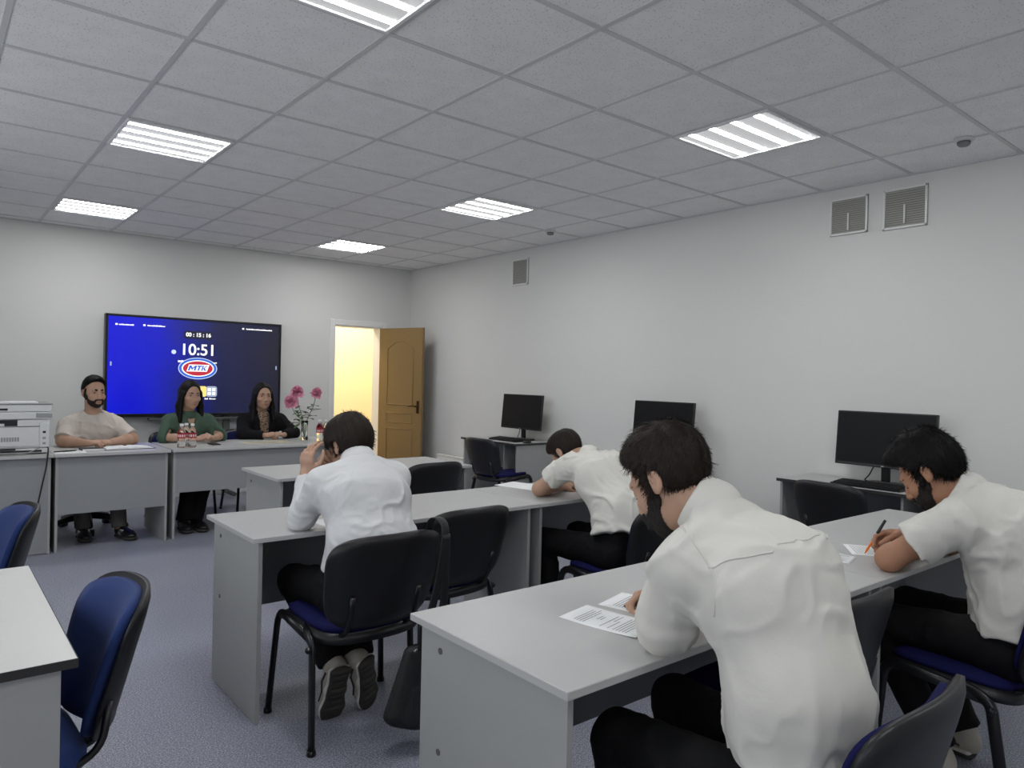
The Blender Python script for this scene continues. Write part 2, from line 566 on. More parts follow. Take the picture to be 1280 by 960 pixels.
def make_lamp():
    t = thing('ceiling_light', 'ceiling light', 'ceiling light', group='square ceiling lights')
    w = 0.299; i = 0.281
    bm = bmesh.new()
    for a in ((-w, w, i, w), (-w, w, -w, -i), (-w, -i, -i, i), (i, w, -i, i)):
        box(bm, a[0], a[1], a[2], a[3], -.014, 0, .002)
    obj('frame', bm, M['lampframe'], t)
    bm = bmesh.new(); box(bm, -i, i, -i, i, -.004, 0)
    obj('reflector', bm, M['reflector'], t)
    for k in range(4):
        yy = (-1.5 + k) * 0.141
        bm = bmesh.new(); tube(bm, [(-i + .004, 0, 0), (i - .004, 0, 0)], .0195, 12, rv=.0018)
        obj('tube', bm, M['tube'], t, (0, yy, -.0050))
    return t
_lamp = make_lamp()
_ll = {(0, 3): 'square ceiling light farthest left, above the printer and long desks', (0, 2): 'large square ceiling light left of centre, second nearest to the big screen wall',
       (0, 1): 'square ceiling light cut by the top edge of the photo', (1, 3): 'smallest square ceiling light, nearest the doorway corner',
       (1, 2): 'square ceiling light right of centre, one before the doorway corner', (1, 1): 'big square ceiling light nearest the pair of wall vents',
       (0, 0): 'square ceiling light overhead on the left, out of the photo', (1, 0): 'square ceiling light overhead on the right, out of the photo'}
for i, lx in enumerate(LX):
    for j, ly in enumerate(LY):
        first = (i, j) == (0, 0)
        o = _lamp if first else dup(_lamp)
        o.location = (lx, ly, H - .0005); o['label'] = _ll[(i, j)]

# smoke detectors on the ceiling
M['plastic_w'] = mat('white_plastic', rgb(205, 206, 205), 0.4)
M['dark'] = mat('dark_plastic', rgb(28, 28, 30), 0.45)
def detector(x, y, lab):
    t = thing('smoke_detector', lab, 'smoke detector', (x, y, H), group='ceiling smoke detectors')
    obj('base', lathe(bmesh.new(), [(.05, 0), (.052, -.012), (.044, -.02)], 20), M['plastic_w'], t)
    obj('sensor_head', lathe(bmesh.new(), [(.034, -.02), (.034, -.034), (.026, -.044), (.008, -.046)], 20), mat('grey_plastic', rgb(120, 120, 122), .5), t)
detector(4.607, 1.587, 'round smoke detector on the ceiling nearest the two large wall vents')
detector(4.671, 5.174, 'small round smoke detector on the ceiling before the single small vent')

# wall vents
M['vent'] = mat('vent_grey', rgb(178, 178, 172), 0.6, noise=0.06, nscale=25)
M['vent_slot'] = mat('vent_slot', rgb(142, 142, 137), 0.7)
def vent(y0, y1, z0, z1, lab, rail=True):
    t = thing('wall_vent', lab, 'vent', (XR, (y0 + y1) / 2, (z0 + z1) / 2), group='air vents high on the right wall')
    hw, hh = (y1 - y0) / 2, (z1 - z0) / 2
    obj('backing', B(-.006, 0, -hw, hw, -hh, hh), M['vent_slot'], t)
    bm = bmesh.new(); e = .014
    for a in ((-hw, -hw + e, -hh, hh), (hw - e, hw, -hh, hh), (-hw, hw, hh - e, hh), (-hw, hw, -hh, -hh + e)):
        box(bm, -.016, 0, a[0], a[1], a[2], a[3], .002)
    obj('frame', bm, M['white'], t)
    bm = bmesh.new(); n = 16
    for k in range(n):
        z = -hh + e + (k + .5) * (2 * hh - 2 * e) / n
        quad(bm, (-.013, -hw + e, z - .007), (-.013, hw - e, z - .007), (-.005, hw - e, z + .006), (-.005, -hw + e, z + .006))
    obj('louvres', bm, M['vent'], t)
    if rail:
        obj('lever', B(-.020, -.012, -.006, .006, -hh + .03, .02, bev=.002), M['white'], t)
vent(2.362, 2.632, 2.49, 2.755, 'left one of the two large square vents high on the right wall')
vent(1.972, 2.256, 2.48, 2.755, 'right one of the two large square vents, nearest the edge of the photo')
vent(6.03, 6.30, 2.44, 2.73, 'single small grey vent high on the wall near the doorway corner', False)

# ------------------------------------------------------------------ door leaf (opened into the room, towards the right wall)
M['door'] = mat('ochre_door', rgb(140, 113, 70), 0.42, noise=0.05, nscale=3, stretch=(1, 1, .2))
M['brass'] = mat('bronze', rgb(70, 48, 26), 0.35, metal=0.7)
hx, hy = 4.668, YB - 0.02
ex, ey = 4.88, 7.76
ang = math.atan2(ey - hy, ex - hx); LW = math.hypot(ex - hx, ey - hy)
leaf = bpy.data.objects.new('door_1', None); COL.objects.link(leaf); leaf.location = (hx, hy, 0); leaf.rotation_euler = (0, 0, ang)
leaf['kind'] = 'structure'
bm = bmesh.new(); box(bm, 0, LW, 0, .04, .012, 2.018, .002)
obj('leaf', bm, M['door'], leaf)
# raised mouldings on the visible face (local -y side faces the room's left)
def ring_mould(bm, pts, r=.008):
    tube(bm, pts + [pts[0]], r, 8, cap=False)
x0, x1 = .15, LW - .15
arch = [(x0, 0, 1.03), (x1, 0, 1.03), (x1, 0, 1.75)]
for k in range(1, 10):
    t_ = k / 10; arch.append((x1 + (x0 - x1) * t_, 0, 1.75 + .10 * math.sin(PI * t_)))
arch.append((x0, 0, 1.75))
bm = bmesh.new(); ring_mould(bm, [Vector(p) for p in arch]); 
ring_mould(bm, [Vector(p) for p in [(x0, 0, .18), (x1, 0, .18), (x1, 0, .72), (x0, 0, .72)]])
ring_mould(bm, [Vector(p) for p in [(x0, 0, .80), (x1, 0, .80), (x1, 0, .92), (x0, 0, .92)]], .006)
obj('moulding', bm, M['door'], leaf)
bm = bmesh.new()
box(bm, LW - .075, LW - .035, -.009, 0, .93, 1.09, .003)
tube(bm, [(LW - .055, -.005, 1.02), (LW - .055, -.05, 1.02)], .010, 10)
tube(bm, round_path([(LW - .055, -.048, 1.02), (LW - .11, -.05, 1.028), (LW - .185, -.046, 1.016)], .03), .009, 10)
obj('door_handle', bm, M['brass'], leaf)

# radiator on the right wall
t = thing('radiator', 'white panel radiator low on the right wall between the door and the far computer desk', 'radiator', (5.05, 7.0, 0))
bm = bmesh.new(); box(bm, -.02, .045, -.1, .62, .10, .42, .008)
for k in range(14):
    y = -.07 + k * .05; box(bm, -.026, -.018, y, y + .022, .13, .39, .003)
obj('panel', bm, M['white'], t)
obj('top_grille', B(-.026, .05, -.105, .625, .42, .432, bev=.003), M['white'], t)
bm = bmesh.new(); tube(bm, [(-.0, -.1, .36), (-.0, -.24, .36), (-.0, -.24, .12)], .011, 10); tube(bm, [(0.0, -.1, .13), (0.0, -.24, .13)], .011, 10)
obj('pipe', bm, M['white'], t)
for yy in (0.0, .5):
    obj('bracket', B(.045, .087, yy, yy + .03, .2, .36), M['white'], t)
# ------------------------------------------------------------------ desks
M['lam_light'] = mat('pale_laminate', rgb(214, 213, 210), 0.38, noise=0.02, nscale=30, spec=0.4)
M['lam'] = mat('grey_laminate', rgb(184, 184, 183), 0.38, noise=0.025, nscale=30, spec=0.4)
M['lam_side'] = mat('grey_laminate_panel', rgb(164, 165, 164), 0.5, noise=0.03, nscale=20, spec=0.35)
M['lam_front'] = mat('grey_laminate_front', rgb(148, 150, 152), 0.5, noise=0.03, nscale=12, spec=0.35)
M['edge'] = mat('pale_edge_band', rgb(186, 186, 185), 0.45)
M['edge_dark'] = mat('dark_edge_band', rgb(46, 45, 46), 0.5)
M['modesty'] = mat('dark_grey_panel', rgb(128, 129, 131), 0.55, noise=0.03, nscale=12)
M['bolt'] = mat('bolt_cap', rgb(95, 95, 93), 0.5)
M['black_gap'] = mat('black_edge', rgb(26, 26, 28), 0.6)

def desk(label, x0, x1, y0, y1, z=.75, group='student desks with grey tops'):
    cx, cy = (x0 + x1) / 2, (y0 + y1) / 2
    t = thing('desk', label, 'desk', (cx, cy, 0), group=group)
    a, b, c, d = x0 - cx, x1 - cx, y0 - cy, y1 - cy
    tp = obj('tabletop', B(a, b, c, d, z - .019, z, bev=.0015), M['lam'], t)
    bm = bmesh.new()
    for (p, q, r, s_) in ((a - .0012, a + .0015, c, d), (b - .0015, b + .0012, c, d), (a, b, c - .0012, c + .0015), (a, b, d - .0015, d + .0012)):
        box(bm, p, q, r, s_, z - .0185, z - .0012)
    obj('edge_band', bm, M['edge'], tp)
    for sx in (-1, 1):
        xo = (a + .03) if sx < 0 else (b - .03 - .018)
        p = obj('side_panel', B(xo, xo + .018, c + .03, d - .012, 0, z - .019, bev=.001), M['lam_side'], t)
        xs = xo if sx < 0 else xo + .018
        for zz in (z - .08, z - .35):
            bm = bmesh.new()
            bmesh.ops.create_cone(bm, cap_ends=True, segments=14, radius1=.009, radius2=.009, depth=.003,
                                  matrix=Matrix.Translation((xs + sx * .0005, d - .105, zz)) @ Matrix.Rotation(PI / 2, 4, 'Y'))
            obj('bolt_cap', bm, M['bolt'], p)
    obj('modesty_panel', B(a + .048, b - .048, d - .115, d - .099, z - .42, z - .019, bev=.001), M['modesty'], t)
    return t
desk('grey desk nearest the camera, bearing two printed sheets, with its end panel facing left', 1.049, 2.528, 1.075, 1.698)
desk('grey desk in the front row where the bearded student writes with an orange pen', 2.532, 4.01, 1.075, 1.698)
desk('grey desk where the student in the long sleeved shirt rests his elbow', 1.012, 2.498, 2.807, 3.404)
desk('grey desk where the student in the short sleeved shirt lies on his arms', 2.502, 3.98, 2.807, 3.404)
desk('farthest student desk, standing before the committee table with the water bottles', 1.701, 3.18, 4.333, 4.975)

# the committee row
YT = 6.352; YP = 6.39
def committee(label, x0, x1, pz, xl=None, side=True):
    t = thing('committee_desk', label, 'desk', ((x0 + x1) / 2, YP, 0), group='committee desks below the big screen')
    c = (x0 + x1) / 2; z = .75
    tp = obj('tabletop', B(x0 - c, x1 - c, YT - YP, .70, z - .022, z, bev=.002), M['lam'], t)
    obj('edge_band', B(x0 - c, x1 - c, YT - YP - .0012, YT - YP + .001, z - .021, z - .0015), M['edge'], tp)
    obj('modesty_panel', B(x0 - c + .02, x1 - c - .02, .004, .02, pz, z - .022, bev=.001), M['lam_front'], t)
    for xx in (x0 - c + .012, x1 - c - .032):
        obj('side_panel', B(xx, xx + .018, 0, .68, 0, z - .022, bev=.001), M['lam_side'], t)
    return t
committee('long desk with full height grey front carrying the printer', -0.66, .776, .006)
committee('committee desk with raised front panel where the man in the cream t-shirt sits', .780, 1.594, .285)
committee('committee desk with two women seated, three water bottles and the flower vase', 1.612, 3.30, .385)

# computer desks with dark edges
def pc_desk(label, x0, x1, y0, y1, cat='desk', group='computer desks with dark edges', tower=True, z=.75, flip=False, top='lam'):
    cx, cy = (x0 + x1) / 2, (y0 + y1) / 2
    t = thing('computer_desk', label, cat, (cx, cy, 0), PI if flip else 0, group)
    a, b, c, d = x0 - cx, x1 - cx, y0 - cy, y1 - cy
    tp = obj('tabletop', B(a, b, c, d, z - .022, z, bev=.002), M[top], t)
    bm = bmesh.new()
    for (p, q, r, s_) in ((a - .0015, a + .0015, c - .001, d + .001), (b - .0015, b + .0015, c, d), (a, b, c - .0015, c + .0015), (a, b, d - .0015, d + .0015)):
        box(bm, p, q, r, s_, z - .0215, z - .0008)
    obj('edge_band', bm, M['edge_dark'], tp)
    for yy in (c + .012, d - .03):
        obj('side_panel', B(a + .03, b - .01, yy, yy + .018, 0, z - .022, bev=.001), M['lam_side'], t)
    obj('back_panel', B(b - .05, b - .034, c + .03, d - .03, .28, z - .022), M['lam_front'], t)
    if tower:
        obj('divider', B(a + .05, b - .05, c + .235, c + .251, 0, z - .022), M['lam_side'], t)
        obj('shelf', B(a + .06, b - .05, c + .03, c + .235, .06, .076), M['lam_side'], t)
    else:
        obj('keyboard_shelf', B(a + .05, b - .12, c + .05, d - .05, z - .12, z - .106), M['lam_side'], t)
    return t
pc_desk('dark edged computer desk nearest the radiator and the open door', 4.58, 5.12, 5.52, 6.455)
pc_desk('dark edged computer desk hidden behind the foreground student, in the middle of the right wall', 4.60, 5.12, 3.60, 4.53)
pc_desk('dark edged computer desk behind the bearded student with the orange pen', 4.64, 5.12, 1.66, 2.72)
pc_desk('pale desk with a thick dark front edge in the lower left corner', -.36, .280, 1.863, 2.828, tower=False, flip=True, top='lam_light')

# ------------------------------------------------------------------ chairs
M['shell'] = mat('black_shell', rgb(24, 24, 27), 0.42, noise=0.05, nscale=40, bump=0.1, bscale=260, spec=0.45)
M['frame'] = mat('black_tube', rgb(17, 17, 20), 0.32, spec=0.5)
M['blue_shaded'] = mat('shaded_blue_upholstery', rgb(25, 27, 76), 0.8, noise=0.18, nscale=420, bump=0.35, bscale=900, spec=0.15)  # chair blue darkened, the shading on the seats put into the colour
M['blue'] = mat('blue_upholstery', rgb(36, 56, 110), 0.75, noise=0.18, nscale=420, bump=0.35, bscale=900, sheen=0.08, spec=0.2)

def pad(bm, w_top, w_bot, h, thick, curve, lean, rad, n=14, mth=8, inset=0.0, bulge=0.0):
    """a curved upholstered back: x across, z up from 0 to h, y towards the sitter; returns verts as a closed shell"""
    def pt(u, v, side):
        # u,v in -1..1 ; rounded outline through a superellipse warp
        z = (v + 1) / 2
        hw = (w_bot + (w_top - w_bot) * (z ** 0.8)) / 2
        e = 4.2
        q = (abs(u) ** e + abs(v) ** e) ** (1 / e)
        m_ = max(abs(u), abs(v))
        s = m_ / q if q > 1e-6 else 1
        uu, vv = u * s, v * s
        x = uu * (hw - inset); zz = h / 2 + vv * (h / 2 - inset)
        y = curve * (uu ** 2) - lean * zz / h
        edge = 1 - m_ ** 6
        y += side * (thick / 2) * (0.35 + 0.65 * math.sqrt(max(edge, 0))) + (bulge * (1 - uu * uu) * (1 - vv * vv) if side > 0 else 0)
        return (x, y, zz)
    G = {}
    for side in (-1, 1):
        for i in range(n + 1):
            for j in range(n + 1):
                G[side, i, j] = bm.verts.new(pt(-1 + 2 * i / n, -1 + 2 * j / n, side))
    for side in (-1, 1):
        for i in range(n):
            for j in range(n):
                q = (G[side, i, j], G[side, i + 1, j], G[side, i + 1, j + 1], G[side, i, j + 1])
                f = bm.faces.new(q if side < 0 else q[::-1]); f.smooth = True
    rim = [(i, 0) for i in range(n)] + [(n, j) for j in range(n)] + [(i, n) for i in range(n, 0, -1)] + [(0, j) for j in range(n, 0, -1)]
    for a, b in zip(rim, rim[1:] + rim[:1]):
        f = bm.faces.new((G[1, a[0], a[1]], G[1, b[0], b[1]], G[-1, b[0], b[1]], G[-1, a[0], a[1]])); f.smooth = True
    bmesh.ops.recalc_face_normals(bm, faces=bm.faces)
    return bm

def seat_pad(z0, thick, w, d, dome, rear=0.0):
    bm = bmesh.new(); n = 14
    G = {}
    for side in (0, 1):
        for i in range(n + 1):
            for j in range(n + 1):
                u, v = -1 + 2 * i / n, -1 + 2 * j / n
                e = 4.5; q = (abs(u) ** e + abs(v) ** e) ** (1 / e); m_ = max(abs(u), abs(v)); s = m_ / q if q > 1e-6 else 1
                uu, vv = u * s, v * s
                x = uu * w / 2 * (1 + .04 * vv); y = vv * d / 2
                z = z0 + (thick * (0.45 + .55 * math.sqrt(max(0, 1 - m_ ** 5))) + dome * (1 - uu * uu) if side else 0)
                z += -.02 * max(0, vv - .55) ** 2 * 4 + .012 * (uu * uu) - .012 * (1 - vv)
                G[side, i, j] = bm.verts.new((x, y, z))
    for side in (0, 1):
        for i in range(n):
            for j in range(n):
                q = (G[side, i, j], G[side, i + 1, j], G[side, i + 1, j + 1], G[side, i, j + 1])
                f = bm.faces.new(q if side else q[::-1]); f.smooth = True
    rim = [(i, 0) for i in range(n)] + [(n, j) for j in range(n)] + [(i, n) for i in range(n, 0, -1)] + [(0, j) for j in range(n, 0, -1)]
    for a, b in zip(rim, rim[1:] + rim[:1]):
        f = bm.faces.new((G[0, a[0], a[1]], G[0, b[0], b[1]], G[1, b[0], b[1]], G[1, a[0], a[1]])); f.smooth = True
    bmesh.ops.recalc_face_normals(bm, faces=bm.faces)
    return bm

def make_chair():
    t = thing('visitor_chair', 'chair', 'chair', group='black framed visitor chairs')
    obj('seat', seat_pad(.436, .036, .435, .395, .004), M['blue_shaded'], t)
    bm = seat_pad(.398, .052, .475, .435, 0.0)
    obj('seat_shell', bm, M['shell'], t)
    br = obj('backrest', pad(bmesh.new(), .50, .43, .355, .034, .045, .085, .08, inset=.018, bulge=.010), M['blue_shaded'], t, (0, -.228, .447))
    obj('back_shell', pad(bmesh.new(), .508, .436, .365, .044, .045, .088, .08), M['shell'], t, (0, -.247, .442))
    for s in (-1, 1):
        bm = bmesh.new()      # front leg with the side bar it bends into
        tube(bm, round_path([(s * .262, .215, .008), (s * .236, .185, .432), (s * .232, -.13, .392)], .07), .0115, 12, rv=.019, hint=(0, 1, 0))
        lathe(bm, [(.015, 0), (.018, .003), (.016, .022)], 10, (s * .262, .215, 0))
        obj('leg', bm, M['frame'], t)
        bm = bmesh.new()
        tube(bm, round_path([(s * .262, -.215, .008), (s * .238, -.15, .385), (s * .235, -.10, .412), (s * .205, .02, .412)], .05), .0115, 12, rv=.019, hint=(0, 1, 0))
        lathe(bm, [(.015, 0), (.018, .003), (.016, .022)], 10, (s * .262, -.215, 0))
        o = obj('leg', bm, M['frame'], t)
        bm = bmesh.new()
        bmesh.ops.create_uvsphere(bm, u_segments=10, v_segments=8, radius=.013, matrix=Matrix.Translation((s * .256, -.158, .368)))
        obj('bolt', bm, M['frame'], o)
        bm = bmesh.new()      # bent bar carrying the back
        tube(bm, round_path([(s * .14, -.02, .408), (s * .14, -.215, .412), (s * .14, -.262, .48), (s * .14, -.284, .58)], .07), .007, 10, rv=.013, hint=(1, 0, 0))
        obj('back_bar', bm, M['frame'], t)
    bm = bmesh.new(); tube(bm, [(-.235, .10, .405), (.235, .10, .405)], .010, 10); tube(bm, [(-.225, -.06, .404), (.225, -.06, .404)], .010, 10)
    obj('cross_bar', bm, M['frame'], t)
    bm = bmesh.new()
    obj('back_handle', B(-.045, .045, -.322, -.312, .707, .713, bev=.002), M['shell'], t)
    return t
_chair0 = make_chair(); _used = []
def chair(x, y, rz, label):
    o = _chair0 if not _used else dup(_chair0)
    _used.append(1)
    o.location = (x, y, 0); o.rotation_euler = (0, 0, math.radians(rz)); o['label'] = label
    return o
chair(1.385, 2.70, 0, 'black chair of the student in the long sleeved shirt, with a bag hung on it')
chair(1.955, 2.97, 3, 'empty black visitor chair at the middle row, right of the chair with the hung bag')
chair(2.78, 4.52, 2, 'empty black backed chair at the farthest student desk, beneath the open door')
chair(2.84, 2.55, 4, 'black visitor chair of the student lying on his arms')
chair(1.52, .87, 2, 'chair of the foreground student, its blue rim showing at the bottom edge')
chair(2.10, 1.26, 0, 'empty black chair between the foreground student and the bearded student')
chair(2.92, .95, 0, 'chair of the bearded student writing with an orange pen')
chair(4.58, 5.73, -86, 'black chair pushed under the computer desk nearest the door')
chair(4.64, 2.19, -94, 'black chair pushed under the computer desk behind the bearded student')
chair(1.93, 7.30, 178, 'blue chair of the woman in the green blouse')
chair(2.66, 7.38, 183, 'blue chair of the woman in the black jacket')

# swivel chairs (a builder with options)
M['office'] = mat('black_fabric', rgb(20, 20, 22), 0.8, noise=.1, nscale=300)
def swivel(label, x, y, rz, fabric, cat='chair', tall=.50, group=None, zb=.36):
    t = thing('office_chair', label, cat, (x, y, 0), math.radians(rz), group)
    obj('seat', seat_pad(.42, .06, .46, .44, .0), fabric, t, (0, .03, 0))
    obj('backrest', pad(bmesh.new(), .45, .30, tall, .05, .075, .10, .1, bulge=.015, inset=.008), fabric, t, (0, -.225, zb))
    obj('back_cover', pad(bmesh.new(), .456, .306, tall + .008, .036, .075, .10, .1), M['shell'], t, (0, -.247, zb - .004))
    bm = bmesh.new(); tube(bm, [(0, 0, .10), (0, 0, .43)], .028, 14); tube(bm, [(0, 0, .08), (0, 0, .22)], .04, 14)
    obj('gas_column', bm, M['dark'], t)
    for k in range(5):
        a = 2 * PI * k / 5 + .3
        bm = bmesh.new()
        tube(bm, [(0, 0, .135), (.15 * math.cos(a), .15 * math.sin(a), .115), (.29 * math.cos(a), .29 * math.sin(a), .08)], .03, 10, radii=[.032, .027, .02])
        o = obj('base_arm', bm, M['dark'], t)
        bm = bmesh.new()
        px, py = .29 * math.cos(a), .29 * math.sin(a)
        tube(bm, [(px - .03 * -math.sin(a), py - .03 * math.cos(a), .029), (px + .03 * -math.sin(a), py + .03 * math.cos(a), .029)], .028, 16)
        obj('caster', bm, M['dark'], o)
    bm = bmesh.new(); tube(bm, round_path([(0, -.02, .405), (0, -.20, .37), (0, -.268, .42), (0, -.285, .58)], .08), .012, 10, rv=.026, hint=(1, 0, 0))
    obj('back_bar', bm, M['frame'], t)
    for s in (-1, 1):
        bm = bmesh.new(); tube(bm, round_path([(s * .16, .02, .412), (s * .19, -.12, .405), (s * .19, -.205, .44), (s * .17, -.225, .55)], .10), .010, 10)
        obj('side_bar', bm, M['frame'], t)
    return t
swivel('black swivel chair on a star base under the man in the cream t-shirt', 1.13, 7.16, 176, M['office'], tall=.56)
swivel('blue padded chair beside the pale desk in the lower left corner', .150, 2.23, 93, M['blue'], tall=.385, zb=.42, group='blue chairs along the left edge')
swivel('blue padded chair cut by the left edge, in front of the printer desk', .050, 3.70, 95, M['blue'], tall=.385, zb=.42, group='blue chairs along the left edge')
# ------------------------------------------------------------------ big wall screen on a stand
M['bezel'] = mat('black_bezel', rgb(20, 20, 22), 0.3)
M['standm'] = mat('grey_green_metal', rgb(92, 100, 96), 0.45, metal=0.3)
M['w_glow'] = emit('white_glow', (1, 1, 1, 1), 0.95)
M['dim_glow'] = emit('pale_blue_glow', (0.62, 0.72, 0.95, 1), 0.75)
M['grey_glow'] = emit('grey_glow', (0.42, 0.50, 0.68, 1), 0.6)
M['yellow_glow'] = emit('yellow_glow', (0.9, 0.72, 0.2, 1), 0.8)
M['red_glow'] = emit('red_glow', (0.42, 0.015, 0.035, 1), 0.9)
M['blue_glow'] = emit('blue_glow', (0.02, 0.10, 0.55, 1), 0.9)
M['dark_glow'] = emit('dark_glow', (0.004, 0.005, 0.02, 1), 0.8)

def screen_mat():
    m, nt, b = new_mat('tv_picture')
    tc = nt.nodes.new('ShaderNodeTexCoord'); sp = nt.nodes.new('ShaderNodeSeparateXYZ')
    nt.links.new(tc.outputs['Object'], sp.inputs[0])
    n = nt.nodes.new('ShaderNodeTexNoise'); n.inputs['Scale'].default_value = 1.4; n.inputs['Detail'].default_value = 1
    nt.links.new(tc.outputs['Object'], n.inputs['Vector'])
    ad = nt.nodes.new('ShaderNodeMath'); ad.operation = 'MULTIPLY_ADD'; ad.inputs[1].default_value = 0.55; ad.inputs[2].default_value = 0.36
    nt.links.new(sp.outputs[0], ad.inputs[0])
    a2 = nt.nodes.new('ShaderNodeMath'); a2.operation = 'MULTIPLY_ADD'; a2.inputs[1].default_value = 0.22
    nt.links.new(n.outputs['Fac'], a2.inputs[0]); nt.links.new(ad.outputs[0], a2.inputs[2])
    r = nt.nodes.new('ShaderNodeValToRGB'); e = r.color_ramp.elements
    e[0].position = 0.0; e[0].color = rgb(8, 18, 226)
    e[1].position = 1.0; e[1].color = rgb(30, 30, 42)
    k = e.new(.22); k.color = rgb(10, 22, 208)
    k = e.new(.42); k.color = rgb(20, 32, 132)
    k = e.new(.58); k.color = rgb(26, 30, 76)
    nt.links.new(a2.outputs[0], r.inputs[0])
    nt.links.new(r.outputs[0], b.inputs['Emission Color'])
    b.inputs['Emission Strength'].default_value = 0.58
    b.inputs['Base Color'].default_value = (.01, .01, .012, 1); b.inputs['Roughness'].default_value = .25
    return m
tx0, tx1, tz0, tz1 = 1.451, 3.298, .905, 1.978
tcx, tcz = (tx0 + tx1) / 2, (tz0 + tz1) / 2
tv = thing('wall_screen', 'large flat screen with blue picture and clock behind the committee', 'screen', (tcx, 8.38, 0))
hw, hh = (tx1 - tx0) / 2, (tz1 - tz0) / 2
obj('housing', B(-hw, hw, .002, .085, tz0, tz1, bev=.006), M['bezel'], tv)
bm = bmesh.new(); bz = .024
for q in ((-hw, hw, tz1 - bz, tz1), (-hw, hw, tz0, tz0 + .034), (-hw, -hw + bz, tz0, tz1), (hw - bz, hw, tz0, tz1)):
    box(bm, q[0], q[1], -.012, .004, q[2], q[3], .003)
obj('bezel', bm, M['bezel'], tv)
scr = obj('display', B(-hw + bz, hw - bz, -.003, .001, tz0 - tcz + .034, tz1 - tcz - bz), screen_mat(), tv, (0, 0, tcz))
RX = (PI / 2, 0, 0)
cx_ = 2.363 - tcx
text('clock_text', '10:51', .172, M['w_glow'], scr, (cx_, -.005, 1.632 - tcz), RX, bold=.002)
obj('timer_panel', prism(bmesh.new(), rrect(.30, .085, .02, cx=cx_, cy=1.80 - tcz), 'y', -.0045, -.003), M['dark_glow'], scr)
text('timer_text', '00 : 15 : 16', .058, M['w_glow'], scr, (cx_, -.006, 1.80 - tcz), RX, bold=.0016)
bm = bmesh.new(); bmesh.ops.create_cone(bm, cap_ends=True, segments=20, radius1=.024, radius2=.024, depth=.002, matrix=Matrix.Translation((2.11 - tcx, -.005, 1.606 - tcz)) @ Matrix.Rotation(PI / 2, 4, 'X'))
obj('status_dot', bm, M['dim_glow'], scr)
# the oval emblem
def ellipse(rx, rz, y, n=48, cx=0.0, cz=0.0):
    return prism(bmesh.new(), [(cx + rx * math.cos(2 * PI * k / n), cz + rz * math.sin(2 * PI * k / n)) for k in range(n)], 'y', y - .0006, y)
ez = 1.432 - tcz
for i, (rx, rz, m_) in enumerate(((.205, .119, 'dim_glow'), (.197, .112, 'blue_glow'), (.170, .090, 'w_glow'), (.157, .080, 'red_glow'))):
    obj('emblem_ring', ellipse(rx, rz, -.004 - i * .0008, cx=cx_, cz=ez), M[m_], scr)
w_, h_ = .108, .036
obj('emblem_band', prism(bmesh.new(), [(cx_ - w_ - .012, ez - h_ + .002), (cx_ + w_ - .014, ez - h_ + .002), (cx_ + w_ + .012, ez + h_ + .006), (cx_ - w_ + .014, ez + h_ + .006)], 'y', -.0076, -.007), M['w_glow'], scr)
def letter(polys, x0, w, h, sh):
    bm = bmesh.new()
    for P in polys:
        prism(bm, [(cx_ + x0 + a * w + sh * (b - .5) * h, ez + .004 + (b - .5) * h) for a, b in P], 'y', -.0086, -.0077)
    return bm
for polys, x0, w in (([[(0, 0), (.24, 0), (.24, 1), (0, 1)], [(.76, 0), (1, 0), (1, 1), (.76, 1)], [(.24, 1), (.24, .58), (.5, .12), (.5, .55)], [(.76, 1), (.5, .55), (.5, .12), (.76, .58)]], -.098, .080),
                     ([[(0, .74), (1, .74), (1, 1), (0, 1)], [(.33, 0), (.67, 0), (.67, .74), (.33, .74)]], -.014, .050),
                     ([[(0, 0), (.30, 0), (.30, 1), (0, 1)], [(.30, .42), (.70, 1), (1.05, 1), (.56, .5)], [(.30, .42), (.52, .62), (1.08, 0), (.70, 0)]], .040, .052)):
    obj('emblem_letter', letter(polys, x0, w, .058, .32), M['blue_glow'], scr)
def squiggle(x0, x1, z, h, seed):
    rr = random.Random(seed); bm = bmesh.new(); x = x0
    while x < x1:
        w = rr.uniform(.006, .014); k = rr.uniform(.6, 1.0)
        box(bm, x, min(x + w, x1), -.0052, -.004, z - h / 2, z - h / 2 + h * k); x += w + rr.choice((.003, .003, .004))
    return bm
for (a, b, z, h) in ((1.575, 1.715, 1.872, .016), (1.845, 2.02, 1.876, .016), (2.885, 3.185, 1.900, .016), (2.155, 2.215, 1.508, .026), (2.24, 2.50, 1.506, .020), (2.50, 2.565, 1.500, .016), (2.44, 2.475, 1.098, .016), (2.49, 2.56, 1.098, .016)):
    obj('caption', squiggle(a - tcx, b - tcx, z - tcz, h, int(a * 1000)), M['w_glow'], scr)
for (a, z) in ((1.553, 1.872), (1.815, 1.876), (2.85, 1.900)):
    obj('menu_icon', prism(bmesh.new(), rrect(.022, .018, .004, cx=a - tcx, cy=z - tcz), 'y', -.005, -.004), M['w_glow'], scr)
for sx in (-1, 1):
    obj('side_mark', prism(bmesh.new(), rrect(.014, .045, .006, cx=sx * (hw - .055), cy=.02), 'y', -.005, -.004), M['grey_glow'], scr)
ic = obj('app_icon', prism(bmesh.new(), rrect(.118, .118, .024, cx=2.512 - tcx, cy=1.178 - tcz), 'y', -.005, -.004), M['grey_glow'], scr)
bm = bmesh.new()
for dx in (-.024, .024):
    for dz in (-.022, .022):
        box(bm, 2.512 - tcx + dx - .017, 2.512 - tcx + dx + .017, -.0062, -.005, 1.178 - tcz + dz - .016, 1.178 - tcz + dz + .016, .0)
obj('app_symbol', bm, M['w_glow'], scr)
obj('app_icon', prism(bmesh.new(), rrect(.118, .118, .024, cx=2.40 - tcx, cy=1.178 - tcz), 'y', -.005, -.004), M['yellow_glow'], scr)
t = thing('screen_stand', 'grey metal stand carrying the large flat screen', 'stand', (tcx, 8.40, 0))
